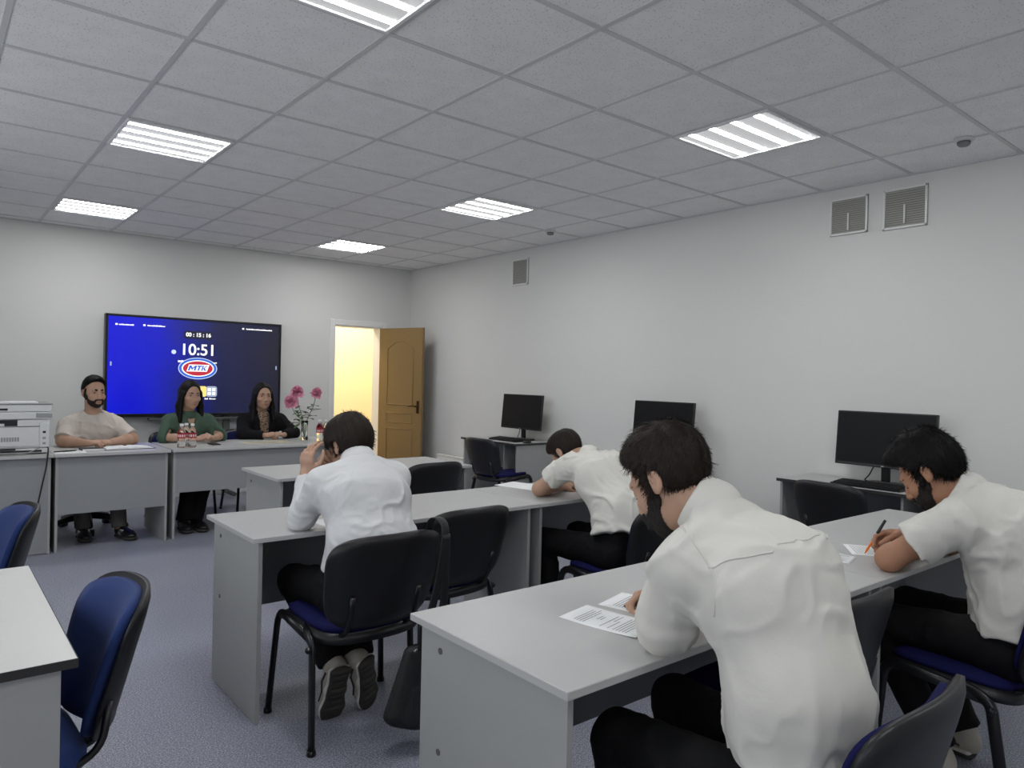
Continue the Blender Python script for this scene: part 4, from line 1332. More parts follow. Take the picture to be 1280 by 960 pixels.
def drape(name, pts, r, m, base, parent, target):
    """a seam lying on the surface of target"""
    from mathutils.bvhtree import BVHTree
    me = target.data
    bv = BVHTree.FromPolygons([v.co for v in me.vertices], [p.vertices for p in me.polygons])
    out = []
    for p in smooth_path(pts, 8):
        h = bv.find_nearest(Vector(p) - base)
        out.append(h[0] + h[1] * r * .25)
    bm = bmesh.new(); tube(bm, out, r, 6)
    return obj(name, bm, m, parent)

def strands(hairob, hd, base, n, length, crown, m, seed=0, lift=.006, width=.0011, fall=False, keep=False):
    me = hairob.data; nv = len(me.vertices)
    co = np.empty(nv * 3, np.float32); me.vertices.foreach_get('co', co); co = co.reshape(-1, 3)
    no = np.empty(nv * 3, np.float32); me.vertices.foreach_get('normal', no); no = no.reshape(-1, 3)
    rr = np.random.RandomState(seed); ids = rr.randint(0, nv, n)
    P = co[ids]; N = no[ids]; L = hd.loc(P + np.array(base, np.float32))
    v = L - np.array(crown, np.float32); v = v / (np.linalg.norm(v, axis=1, keepdims=True) + 1e-6)
    if fall: D = np.tile(np.array((0, 0, -1.0)), (n, 1))
    else:
        sw = np.cross(v, np.array((0, 0, 1.0))) * .35
        D = (v + sw) @ hd.A
    D = D + rr.normal(0, .22, (n, 3)); D = D - N * (D * N).sum(1, keepdims=True); D = D / (np.linalg.norm(D, axis=1, keepdims=True) + 1e-6)
    Wd = np.cross(D, N); ln = (length * rr.uniform(.5, 1.2, n) * (1 if keep else np.where((L[:, 1] > .035) & (np.abs(v[:, 2]) < 2), .45, 1)))[:, None]; lf = lift * rr.uniform(-.2, 1.0, n)[:, None]
    rows = []
    for k in range(5):
        t = k / 4
        c = P + D * ln * t + N * (lf * t - (0 if fall else 1) * ln * ln * t * t / .16 + .0008) 
        w = Wd * width * (1 - .75 * t)
        rows += [c - w, c + w]
    V = np.stack(rows, 1).reshape(-1, 3)
    F = []
    b = np.arange(n) * 10
    for k in range(4): F.append(np.stack([b + 2 * k, b + 2 * k + 1, b + 2 * k + 3, b + 2 * k + 2], 1))
    F = np.concatenate(F)
    m2 = bpy.data.meshes.new('strands')
    m2.vertices.add(len(V)); m2.vertices.foreach_set('co', V.astype(np.float32).ravel())
    m2.loops.add(F.size); m2.loops.foreach_set('vertex_index', F.astype(np.int32).ravel())
    m2.polygons.add(len(F)); m2.polygons.foreach_set('loop_start', np.arange(0, F.size, 4, dtype=np.int32))
    m2.polygons.foreach_set('use_smooth', np.ones(len(F), bool)); m2.update(calc_edges=True)
    o = obj('strands', m2, m, hairob); o['kind'] = 'stuff'
    return o

def build_person(label, J, cat='person', group=None):
    """J: dictionary of joints and options (world coordinates)"""
    g = lambda k: np.array(J[k], float)
    base = Vector((J['hip'][0], J['hip'][1], 0))
    hip, waist, chest, neck = g('hip'), g('waist'), g('chest'), g('neck')
    sh = {-1: g('shL'), 1: g('shR')}; el = {-1: g('elL'), 1: g('elR')}; wr = {-1: g('wrL'), 1: g('wrR')}
    lat = unit(sh[1] - sh[-1]); hd = J['head']; fem = J.get('fem', False); W = J.get('w', 1.0)
    hw = np.array(J.get('girth', (.160, .140, .160))) * W
    hz = np.array(J.get('depth', (.115, .105, .115))) * W
    sk = M[J.get('skin', 'skin')]
    kn = {-1: g('knL'), 1: g('knR')}; an = {-1: g('anL'), 1: g('anR')}
    latk = unit(kn[1] - kn[-1]); latk = unit(lat * .7 + latk * .3)
    hj = {s: hip + lat * s * .092 + np.array((0, 0, -.01)) for s in (-1, 1)}
    # ---- body
    sd = Sdf()
    t = .90
    sd.ecap(hip, waist, lat, hw[0] * t, hw[1] * t, hz[0] * t, hz[1] * t, k=.04)
    sd.ecap(waist, chest, lat, hw[1] * t, hw[2] * t, hz[1] * t, hz[2] * t, k=.04)
    sd.ecap(chest, neck * .75 + chest * .25, lat, hw[2] * t, .09 * t, hz[2] * t, .06 * t, k=.05)
    sd.cap(sh[-1], sh[1], .048, k=.05)
    nk = .050 if fem else .057
    sd.cap(neck - unit(neck - chest) * .02, hd.w(0, -.022, -.055), nk * 1.05, nk, k=.03)
    hd.face(sd, fem, J.get('lids', False))
    ar = J.get('arm', (.046, .038, .036, .026))
    for s in (-1, 1):
        sd.cap(sh[s], el[s], ar[0], ar[1], k=.03)
        mid = el[s] * .68 + wr[s] * .32
        sd.cap(el[s], mid, ar[1], ar[2] * 1.06, k=.02)
        sd.cap(mid, wr[s], ar[2] * 1.06, ar[3], k=.02)
        H_ = J['hands'][0 if s < 0 else 1]
        hand(sd, wr[s], H_['f'], H_['n'], s, H_.get('c', (.3,) * 4), H_.get('t', .4), H_.get('sc', .94 if fem else 1.0))
        sd.cap(hj[s], kn[s], .070, .050, k=.03)
        sd.cap(kn[s], an[s], .050, .036, k=.02)
    allp = [hip, waist, chest, neck] + list(sh.values()) + list(el.values()) + list(wr.values()) + list(kn.values()) + list(an.values())
    heads = [hd.w(x, y, z) for x in (-.1, .1) for y in (-.13, .13) for z in (-.13, .14)]
    fing = [wr[s] + unit(J['hands'][0 if s < 0 else 1]['f']) * .2 for s in (-1, 1)]
    lo, hi = bounds(allp + heads + fing, .10); lo[2] = max(lo[2], .0)
    me = sd.mesh('person', lo, hi, J.get('h', .005)); me.transform(Matrix.Translation(-base))
    body = obj('person', me, sk, None, base)
    tag(body, label, cat, group)
    # ---- face details
    for x in (-1, 1):
        if not J.get('lids'):
            bm = bmesh.new(); bmesh.ops.create_uvsphere(bm, u_segments=16, v_segments=12, radius=.0112, matrix=Matrix.Translation(Vector(hd.w(x * .032, .0755, .003)) - base))
            for f in bm.faces: f.smooth = True
            e = obj('eye', bm, M['sclera'], body)
            bm = bmesh.new(); bmesh.ops.create_uvsphere(bm, u_segments=12, v_segments=8, radius=.0062, matrix=Matrix.Translation(Vector(hd.w(x * .032, .0818, .003)) - base))
            for f in bm.faces: f.smooth = True
            obj('iris', bm, M['iris'], e)
        q = [hd.w(x * (.013 + .033 * k / 6), .0918 - .018 * (k / 6) ** 2, .0225 + .007 * math.sin(PI * (.15 + .75 * k / 6)) - .003 * k / 6) for k in range(7)]
        bm = bmesh.new(); tube(bm, [Vector(p) - base for p in q], .003, 8, rv=.0045 if fem else .006, radii=[.0022, .0028, .0028, .0027, .0024, .002, .0012] if fem else [.003, .0038, .0038, .0036, .0032, .0026, .0016])
        obj('eyebrow', bm, M['hair_black'], body)
        q = [hd.w(x * (.020 + .024 * k / 5), .0880 - .006 * (k / 5 - .4) ** 2 * 4, (-.0085 if J.get('lids') else .0085) + (.001 if J.get('lids') else .003) * math.sin(PI * k / 5)) for k in range(6)]
        bm = bmesh.new(); tube(bm, [Vector(p) - base for p in q], .0014, 6)
        obj('eyelash', bm, M['iris'], body)
    s_ = Sdf(); hd.ell(s_, (0, .0985, -.0575), (.020, .0066, .0048), k=.004); hd.ell(s_, (0, .0965, -.0695), (.0175, .0066, .0054), k=.002)
    lo, hi = bounds([hd.w(-.03, .08, -.09), hd.w(.03, .12, -.04)], .03)
    put('lips', s_, lo, hi, .0025, M['lip'], base, body)
    # ---- hair
    hs = J['hair']; s_ = Sdf(); hm = M[hs.get('mat', 'hair_black')]
    hs['fn'](s_, hd)
    K, A_ = hs.get('K', 8.0), hs.get('amp', .004)
    cw = hs.get('crown', (0, -.05, .10)); fall = hs.get('fall', False)
    def hdisp(p):
        L = hd.loc(p)
        if fall:
            q = np.stack([L[..., 0] * 95, L[..., 1] * 95, L[..., 2] * 5], -1)
        else:
            v = L - np.array(cw, np.float32); az = np.arctan2(v[..., 0], v[..., 1]); r = np.linalg.norm(v, axis=-1)
            q = np.stack([np.cos(az) * K, np.sin(az) * K, r * 14 + az * .6], -1)
        n1 = vnoise(q); n2 = vnoise(q * 2.3 + 11)
        return -A_ * (1 - np.abs(n1) * 2) * .6 - A_ * .5 * n2
    s_.disp = hdisp; s_.dmax = A_ * 1.4
    ext = hs.get('ext', .06)
    hp = [hd.w(x, y, z) for x in (-.12, .12) for y in (-.14, .13) for z in (hs.get('low', -.11), .17)]
    lo, hi = bounds(hp, .01)
    ho = put('hair', s_, lo, hi, hs.get('h', .004), hm, base, body)
    if hs.get('n'): strands(ho, hd, base, hs['n'], hs.get('len', .035), cw, hm, 3, hs.get('lift', .008), hs.get('sw', .0011), fall, hs.get('keep', False))
    if 'beard' in J:
        s_ = Sdf(); J['beard'](s_, hd)
        s_.disp = lambda p: .0018 * vnoise(p * 220); s_.dmax = .002
        lo, hi = bounds([hd.w(x, y, z) for x in (-.09, .09) for y in (-.03, .13) for z in (-.14, .03)], .01)
        bo = put('beard', s_, lo, hi, .003, M['beard'], base, body)
        if J.get('bn'): strands(bo, hd, base, J['bn'], .008, (0, -.02, .12), M['beard'], 5, .004, .0008)
    # ---- shirt
    C = J['top']; e = C.get('ease', .012); s_ = Sdf()
    hem = np.array(C.get('hem', hip + (hip - waist) * .35), float)
    sp = C.get('flare', 1.0)
    s_.ecap(hem, waist, lat, (hw[0] + e) * sp, hw[1] + e * 1.5, (hz[0] + e) * sp, hz[1] + e * 1.4, k=.05)
    s_.ecap(waist, chest, lat, hw[1] + e * 1.5, hw[2] + e, hz[1] + e * 1.4, hz[2] + e, k=.05)
    s_.ecap(chest, neck * .72 + chest * .28, lat, hw[2] + e, .095, hz[2] + e, .066, k=.06)
    s_.cap(sh[-1] * .84 + sh[1] * .16, sh[1] * .84 + sh[-1] * .16, .052 + e * .3, k=.06)
    for s in (-1, 1): s_.cap(neck - unit(neck - chest) * .03, sh[s] + np.array((0, 0, -.008)), .050, .046 + e * .3, k=.05)
    sl = C['sleeve']; sr = C.get('sr', (.066, .058, .052, .040))
    cuffs = []
    for s in (-1, 1):
        if sl <= 1:
            end = sh[s] + (el[s] - sh[s]) * sl; d = unit(el[s] - sh[s])
            s_.cap(sh[s] + d * .02, end + d * .03, sr[0], sr[1], k=.05)
            cuffs.append((end, d, sr[1]))
        else:
            s_.cap(sh[s] + unit(el[s] - sh[s]) * .02, el[s], sr[0], sr[1], k=.055)
            end = el[s] + (wr[s] - el[s]) * (sl - 1); d = unit(wr[s] - el[s])
            s_.cap(el[s], end + d * .025, sr[1] * .98, sr[3], k=.03)
            cuffs.append((end, d, sr[3]))
    for p, d, r in cuffs: box_cut(s_, p, d, r + .03, .16)
    ax = unit(hem - waist); box_cut(s_, hem, ax, .32, .30, .01)
    if 'neckcut' in C:
        c_, r_ = C['neckcut']; s_.ell(hd.w(*c_) if len(c_) == 3 else c_, r_, hd.A, 's', .008)
    if 'extra' in C: C['extra'](s_)
    fr = C.get('folds', (.006, (9, 9, 5), 1.3)); f0 = folds(*fr); CR = C.get('creases', [])
    CR = [(V3(a), V3(b), r, amp) for a, b, r, amp in CR]
    def disp(p):
        d = f0(p)
        for a, b, r, amp in CR:
            ab = b - a; t_ = np.clip(((p - a) @ ab) / float(ab @ ab), 0, 1); q = np.linalg.norm(p - a - t_[..., None] * ab, axis=-1) / r
            d = d - amp * np.exp(-q * q) * np.sin(PI * np.clip(t_, .04, .96)) ** .5
        return d
    s_.disp = disp; s_.dmax = fr[0] + .012
    lo, hi = bounds([hip, hem, waist, chest, neck] + list(sh.values()) + list(el.values()) + ([c[0] for c in cuffs]), .17)
    shirt = put(C['name'], s_, lo, hi, C.get('h', .0065), M[C['mat']], base, body)
    if C.get('collar'):
        # a folded band around the neck
        nd = unit(hd.w(0, -.022, -.055) - neck); c0 = neck + nd * C.get('cz', .012); s_ = Sdf()
        fr_ = np.cross(lat, nd); fr_ = unit(fr_)
        s_.ecap(c0 - nd * .02, c0 + nd * C.get('ch', .020), lat, .081, .072, .077, .068, k=.01)
        s_.ecap(c0 - nd * .05, c0 + nd * .06, lat, .062, .060, .060, .057, mode='s', k=.004)
        box_cut(s_, c0 + nd * (C.get('ch', .020) - .002), nd, .12, .1)
        lo, hi = bounds([c0], .13)
        put('collar', s_, lo, hi, .004, M[C['mat']], base, shirt)
    for pts in C.get('seams', []): drape('seam', pts, .0024, M[C['mat']], base, body if False else shirt, shirt)
    # ---- trousers
    s_ = Sdf()
    s_.ecap(hip + np.array((0, 0, -.02)), hip * .55 + waist * .45, lat, hw[0] + .006, hw[1] + .004, hz[0] + .008, hz[1] + .002, k=.04)
    for s in (-1, 1):
        s_.cap(hj[s], kn[s], .088, .066, k=.045)
        s_.cap(kn[s], an[s] * 1.03 - kn[s] * .03, .066, .059, k=.025)
        d = unit(an[s] - kn[s]); box_cut(s_, an[s] * 1.03 - kn[s] * .03, d, .085, .15)
    s_.disp = folds(.007, (8, 8, 8), 4.0); s_.dmax = .009
    lo, hi = bounds([hip, waist] + list(kn.values()) + list(an.values()), .17); lo[2] = max(lo[2], -.02)
    put('trousers', s_, lo, hi, J.get('th', .008), M[J.get('pants', 'trouser')], base, body)
    # ---- shoes
    for s in (-1, 1):
        ft = J['feet'][0 if s < 0 else 1]
        make_shoe(ft, an[s], M[J.get('shoe', 'black_shoe')], M[J.get('solem', 'sole')], base, body, J.get('stripes'))
    return body

def make_shoe(ft, ank, mu, ms, base, parent, stripes=False):
    heel = np.array(ft['heel'], float); ax = unit(np.array(ft['toe'], float) - heel); up = np.array(ft.get('up', (0, 0, 1)), float)
    up = unit(up - ax * (up @ ax)); wd = np.cross(ax, up); P = lambda a, b, c: heel + ax * a + wd * b + up * c
    L_ = .285
    s_ = Sdf()
    s_.ecap(P(.045, 0, .055), P(.20, 0, .045), wd, .042, .047, .048, .030, k=.02)
    s_.ell(P(.225, 0, .036), (.042, .056, .028), np.array([wd, ax, up]), k=.02)
    s_.cap(P(.055, 0, .06), P(.060, 0, .105), .038, .038, k=.02)
    s_.rbox(P(.13, 0, -.03), (.08, .22, .05), np.array([wd, ax, up]), .003, 's', .003)
    s_.ell(P(.058, 0, .145), (.028, .032, .03), np.array([wd, ax, up]), 's', .006)
    lo, hi = bounds([P(a, b, c) for a in (-.02, .30) for b in (-.06, .06) for c in (-.02, .16)], .01)
    sh = put('shoe', s_, lo, hi, .005, mu, base, parent)
    s_ = Sdf()
    s_.ecap(P(.038, 0, .012), P(.13, 0, .012), wd, .045, .036, .018, .016, k=.03)
    s_.ecap(P(.13, 0, .012), P(.215, 0, .012), wd, .036, .052, .016, .017, k=.03)
    s_.ell(P(.235, 0, .014), (.050, .052, .018), np.array([wd, ax, up]), k=.02)
    for k in range(9):
        a = .02 + k * .030
        s_.rbox(P(a, 0, -.010), (.06, .004, .010), np.array([wd, ax, up]), .002, 's', .003)
    lo, hi = bounds([P(a, b, c) for a in (-.02, .31) for b in (-.06, .06) for c in (-.02, .04)], .01)
    put('sole', s_, lo, hi, .004, ms, base, sh)
    if mu is M['upper']:
        s_ = Sdf()
        s_.ecap(P(.036, 0, .024), P(.13, 0, .024), wd, .048, .041, .013, .012, k=.03)
        s_.ecap(P(.13, 0, .024), P(.215, 0, .022), wd, .041, .055, .012, .012, k=.03)
        s_.ell(P(.237, 0, .022), (.053, .052, .013), np.array([wd, ax, up]), k=.02)
        lo, hi = bounds([P(a, b, c) for a in (-.03, .32) for b in (-.07, .07) for c in (-.01, .05)], .01)
        put('midsole', s_, lo, hi, .004, M['midsole'], base, sh)
        for sd_ in (-1, 1):
            bm = bmesh.new(); tube(bm, [Vector(P(a, sd_ * w_, h_)) - base for a, w_, h_ in ((.06, .045, .045), (.11, .046, .060), (.15, .046, .045), (.20, .047, .050))], .005, 6, rv=.004)
            obj('side_trim', bm, M['sole'], sh)
    if stripes:
        for sd_ in (-1, 1):
            for k in range(3):
                bm = bmesh.new(); a = .10 + k * .022
                tube(bm, [Vector(P(a, sd_ * .0405, .035)) - base, Vector(P(a + .012, sd_ * .041, .052)) - base, Vector(P(a + .022, sd_ * .033, .075)) - base], .005, 6, rv=.004)
                obj('stripe', bm, M['capw'], sh)
    else:
        bm = bmesh.new()
        for k in range(4):
            q = [P(.115 + k * .022, b, .098 - k * .009 - abs(b) * .35) for b in (-.022, -.01, 0, .01, .022)]
            bm2 = tube(bm, [Vector(p) - base for p in q], .003, 6)
        obj('laces', bm, M['capw'] if mu is M['upper'] else M['dark'], sh)

# ---- hair styles
def hair_short(top=.018, side=.008, front=.078, nape=-.055, over=0.0, fringe=False):
    def fn(s, hd):
        hd.ell(s, (0, -.016, .034), (.075 + side, .097 + side + .004, .085 + top))
        hd.ell(s, (0, .010, .075), (.068 + side, .080, .050 + top * .6), k=.02)
        if over:
            for x in (-1, 1): hd.ell(s, (x * .070, -.015, .010), (.018 + over, .055, .055 + over * 2), k=.02)
            hd.ell(s, (0, -.075, -.015), (.065, .035, .06), k=.03)
        n1 = hd.A[1] * .76 - hd.A[2] * .65
        s.cut(hd.w(0, front, .088), n1, .006)
        n2 = hd.A[1] * .40 - hd.A[2] * .915
        s.cut(hd.w(0, .0, -.030 - over * 1.2), n2, .006)
        s.cut(hd.w(0, 0, nape), -hd.A[2], .006)
        for x in (-1, 1):
            if not over: hd.ell(s, (x * .084, -.010, -.004), (.018, .024, .036), 's', .004)
            hd.cap(s, (x * .0695, .018, .03), (x * .0705, .014, -.022), .0075, .005, k=.006)
        if fringe == 2:
            hd.ell(s, (.0, .062, .104), (.056, .036, .026), k=.02)
        elif fringe:
            hd.ell(s, (.0, .070, .070), (.062, .032, .030), k=.02)
            for x in (-.045, -.02, .01, .035): hd.cap(s, (x, .090, .075), (x * 1.1 + .004, .099, .040), .012, .004, k=.008)
    return fn
def hair_long(s, hd):
    hd.ell(s, (0, -.018, .034), (.082, .104, .094))
    s.P[-1] = s.P[-1]
    r, f, u = hd.A
    # clear the face before the falling locks are added
    hd.ell(s, (0, .102, -.006), (.070, .084, .100), 's', .010)
    s.cut(hd.w(0, 0, -.045), -u, .01)
    z = np.array((0, 0, 1.0))
    for x in (-1, 1):
        a, b, c = hd.w(x * .074, .000, .02), hd.w(x * .090, -.005, -.10), hd.w(x * .094, .035, -.225)
        s.ecap(a, b, f, .052, .046, .020, .026, k=.02); s.ecap(b, c, f, .046, .034, .028, .024, k=.02)
    s.ecap(hd.w(0, -.085, .03), hd.w(0, -.085, -.22), r, .078, .085, .03, .03, k=.03)
    hd.cap(s, (0, .06, .128), (0, -.06, .135), .003, mode='s', k=.008)
def beard_full(depth=.006, low=-.005):
    def fn(s, hd):
        hd.skull(s, depth)
        n = hd.A[1] * .50 + hd.A[2] * .866
        s.cut(hd.w(0, .085, -.048), n, .006)
        s.cut(hd.w(0, .006, -.03), -hd.A[1] * .9 - hd.A[2] * .40, .006)
        for x in (-1, 1): hd.cap(s, (x * .0700, .014, .010), (x * .066, .018, -.045), .0065, .009, k=.012)
        hd.cap(s, (-.024, .0985, -.0505), (0, .1045, -.0475), .0055, .006, k=.006); hd.cap(s, (.024, .0985, -.0505), (0, .1045, -.0475), .0055, .006, k=.006)
        for x in (-1, 1): hd.cap(s, (x * .027, .097, -.052), (x * .033, .087, -.082), .006, .008, k=.006)
        hd.ell(s, (0, .108, -.0625), (.0215, .022, .0105), 's', .003)
    return fn

relax = dict(c=(.35, .38, .42, .45), t=.4)

# ---- student in the long sleeved shirt, hands at his face
build_person('young man in a white long sleeved shirt bent over, hands raised to his face', dict(
    hip=(1.395, 2.63, .55), waist=(1.42, 2.60, .73), chest=(1.435, 2.69, .90), neck=(1.455, 2.80, 1.025),
    shL=(1.275, 2.77, .955), shR=(1.605, 2.74, .965), elL=(1.235, 2.868, .806), elR=(1.60, 3.00, .795), wrL=(1.285, 2.955, .97), wrR=(1.45, 3.03, .985),
    knL=(1.25, 2.98, .515), knR=(1.50, 3.00, .515), anL=(1.316, 2.735, .232), anR=(1.432, 2.715, .245),
    head=Head((1.460, 2.895, 1.086), (-.12, .84, -.52), sc=.99), lids=True, skin='skin', h=.0045, girth=(.172, .165, .172), depth=(.115, .105, .112),
    hands=[dict(f=(.02, -.05, 1), n=(.9, .35, .1), c=(.30, .36, .42, .48), t=.5), dict(f=(-.72, -.25, .60), n=(-.1, -.9, -.35), c=(.55, .6, .62, .65), t=.4)],
    hair=dict(fn=hair_short(.030, .020, .082, -.075, over=0, fringe=True), mat='hair_brown', amp=.005, K=7, n=5000, len=.026, sw=.0014, lift=.0005, keep=True),
    top=dict(name='shirt', mat='shirt', sleeve=1.93, collar=True, ease=.010, sr=(.064, .055, .05, .036), folds=(.009, (10, 10, 9), 2.2), cz=.022, h=.006, flare=1.05,
             hem=(1.405, 2.625, .60), creases=[((1.30, 2.60, .86), (1.47, 2.56, .80), .010, .006), ((1.29, 2.61, .83), (1.44, 2.56, .785), .008, .005), ((1.33, 2.56, .74), (1.52, 2.52, .83), .009, .006), ((1.31, 2.58, .70), (1.50, 2.52, .79), .008, .005), ((1.28, 2.64, .89), (1.40, 2.58, .87), .008, .005)]),
    pants='trouser', shoe='upper', solem='sole',
    feet=[dict(heel=(1.315, 2.625, .245), toe=(1.312, 2.71, .0), up=(0, .94, .35)), dict(heel=(1.415, 2.61, .262), toe=(1.478, 2.69, .02), up=(-.35, .9, .3))]))

# ---- student lying on his folded arms
build_person('young man in a white short sleeved shirt with his head down on folded arms', dict(
    hip=(2.80, 2.49, .55), waist=(2.81, 2.50, .72), chest=(2.86, 2.68, .88), neck=(2.88, 2.84, .965),
    shL=(2.715, 2.815, .935), shR=(3.06, 2.79, .945), elL=(2.648, 2.975, .795), elR=(3.16, 2.98, .795), wrL=(2.88, 3.045, .785), wrR=(2.92, 3.12, .785),
    knL=(2.66, 2.94, .515), knR=(2.95, 2.97, .515), anL=(2.68, 2.88, .11), anR=(2.93, 2.84, .11),
    head=Head((2.845, 2.965, .985), (-.06, .58, -.81), sc=1.0), lids=True, h=.005,
    hands=[dict(f=(.95, .2, 0), n=(0, .2, -1), **relax), dict(f=(-.95, .2, 0), n=(0, .2, -1), **relax)],
    hair=dict(fn=hair_short(.014, .007, .078, -.06), mat='hair_brown', amp=.003, K=10, n=3500, len=.022, sw=.0013, lift=.003),
    top=dict(name='shirt', mat='shirt_warm', sleeve=.62, collar=True, ease=.014, sr=(.064, .064, .05, .04), folds=(.015, (9, 9, 8), 5.1), h=.0065, flare=1.10, hem=(2.79, 2.47, .615)),
    pants='trouser', shoe='black_shoe', solem='sole',
    feet=[dict(heel=(2.68, 2.80, .005), toe=(2.64, 3.08, .005)), dict(heel=(2.92, 2.77, .005), toe=(2.95, 3.04, .005))]))

# ---- foreground student writing
yk = []
build_person('bearded young man in a loose white long sleeved shirt, nearest the camera, writing', dict(
    hip=(1.440, .80, .55), waist=(1.444, .792, .76), chest=(1.462, .88, .965), neck=(1.455, 1.010, 1.095),
    shL=(1.305, .985, 1.000), shR=(1.635, .945, 1.015), elL=(1.392, 1.095, .818), elR=(1.76, 1.14, .795), wrL=(1.575, 1.21, .785), wrR=(1.665, 1.31, .795),
    knL=(1.355, 1.20, .515), knR=(1.64, 1.25, .515), anL=(1.36, 1.12, .11), anR=(1.60, 1.18, .11),
    head=Head((1.420, 1.12, 1.163), (-.10, .82, -.56), sc=1.0), lids=True, h=.004, girth=(.118, .127, .160), depth=(.092, .098, .118),
    hands=[dict(f=(.9, .4, 0), n=(0, 0, -1), **relax), dict(f=(-.75, .65, -.1), n=(-.3, -.3, -.9), c=(.5, .55, .6, .62), t=.7)],
    hair=dict(fn=hair_short(.020, .008, .070, -.058), mat='hair_brown', amp=.0045, K=8, h=.0035, n=9000, len=.032, sw=.0010, lift=.004), beard=beard_full(.004), bn=3500,
    top=dict(name='shirt', mat='shirt_warm', sleeve=1.92, collar=True, ease=.018, sr=(.062, .068, .06, .045), cz=.030, ch=.032, folds=(.016, (7, 7, 5), 3.7), h=.005, creases=[((1.36, .84, .90), (1.40, .66, .60), .016, .009), ((1.42, .78, .95), (1.36, .68, .66), .014, .007), ((1.60, .80, .98), (1.45, .66, .70), .018, .009), ((1.58, .74, .80), (1.42, .64, .60), .013, .008), ((1.58, .70, .70), (1.48, .64, .58), .010, .007), ((1.30, 1.02, .93), (1.40, 1.10, .86), .012, .007), ((1.29, 1.00, .88), (1.38, 1.04, .83), .010, .006)], flare=1.03,
             hem=(1.440, .79, .53),
             seams=[[(1.27, .90, 1.03), (1.33, .84, 1.04), (1.42, .80, 1.05), (1.52, .79, 1.06), (1.60, .82, 1.06), (1.67, .88, 1.05)],
                    [(1.335, 1.02, 1.08), (1.30, .96, 1.06), (1.285, .91, 1.03), (1.29, .88, .97), (1.30, .88, .92)]]),
    pants='trouser', shoe='black_shoe', solem='sole',
    feet=[dict(heel=(1.36, 1.05, .005), toe=(1.33, 1.33, .005)), dict(heel=(1.60, 1.11, .005), toe=(1.62, 1.38, .005))]))

# ---- student with the orange pen
build_person('bearded young man in a white short sleeved shirt writing with an orange pen', dict(
    hip=(2.92, .805, .55), waist=(2.92, .775, .72), chest=(2.92, .845, .915), neck=(2.90, .96, 1.03),
    shL=(2.735, .92, .962), shR=(3.09, .91, .972), elL=(2.655, 1.115, .795), elR=(3.13, 1.09, .795), wrL=(2.86, 1.165, .785), wrR=(2.945, 1.175, .838),
    knL=(2.80, 1.22, .525), knR=(3.08, 1.22, .525), anL=(2.86, 1.02, .12), anR=(3.10, 1.02, .12),
    head=Head((2.87, 1.070, 1.09), (-.07, .775, -.625), sc=1.04), lids=True, h=.004, skin='skin_tan', arm=(.050, .043, .042, .029), girth=(.168, .155, .172), depth=(.125, .120, .125),
    hands=[dict(f=(.9, .3, 0), n=(0, 0, -1), **relax), dict(f=(-.45, .80, -.15), n=(-.45, -.35, -.82), c=(.36, .46, .58, .64), t=.6)],
    hair=dict(fn=hair_short(.036, .012, .064, -.06, fringe=2), mat='hair_black', amp=.006, K=7, h=.0035, n=9000, len=.036, sw=.0011, lift=.005), beard=beard_full(.005), bn=4000,
    top=dict(name='shirt', mat='shirt_warm', sleeve=.64, collar=True, ease=.018, sr=(.068, .080, .05, .04), cz=.022, ch=.028, folds=(.015, (8, 8, 6), 8.3), creases=[((2.665, 1.05, .90), (2.72, .90, .90), .010, .007), ((2.675, 1.05, .875), (2.75, .88, .865), .009, .007), ((2.70, 1.06, .855), (2.78, .86, .83), .010, .006), ((2.78, .70, .70), (2.80, .90, .62), .012, .008), ((2.77, .74, .80), (2.80, .90, .70), .012, .007)], h=.006, flare=1.10, hem=(2.92, .775, .585)),
    pants='trouser', shoe='upper', solem='sole',
    feet=[dict(heel=(2.86, .95, .005), toe=(2.84, 1.23, .005)), dict(heel=(3.10, .95, .005), toe=(3.11, 1.23, .005))]))
pn = thing('pen', 'orange pen with a black cap in the hand of the bearded student', 'pen', (2.845, 1.287, .7515))
pd = Vector((2.90, 1.225, .905)) - Vector((2.862, 1.292, .7515)); pq = Vector((0, 0, 1)).rotation_difference(pd)
pn.rotation_euler = pq.to_euler()
M['orange'] = mat('orange_plastic', rgb(238, 120, 30), .35)
bm = bmesh.new(); lathe(bm, [(.0012, .0), (.0045, .016), (.0045, .095)], 10); obj('barrel', bm, M['orange'], pn)
bm = bmesh.new(); lathe(bm, [(.0055, .093), (.0058, .096), (.0054, .150), (.004, .153)], 10); obj('cap', bm, M['dark'], pn)
bm = bmesh.new(); tube(bm, [(0, 0, 0), (.0, .0, .115)], .0038, 8)
bmesh.ops.transform(bm, matrix=Matrix.Translation((1.570, 1.385, .753)) @ Vector((0, 0, 1)).rotation_difference(Vector((.6, -.45, .66))).to_matrix().to_4x4(), verts=bm.verts)
tag(obj('pen', bm, M['nb']), 'dark pen in the hand of the foreground student', 'pen')

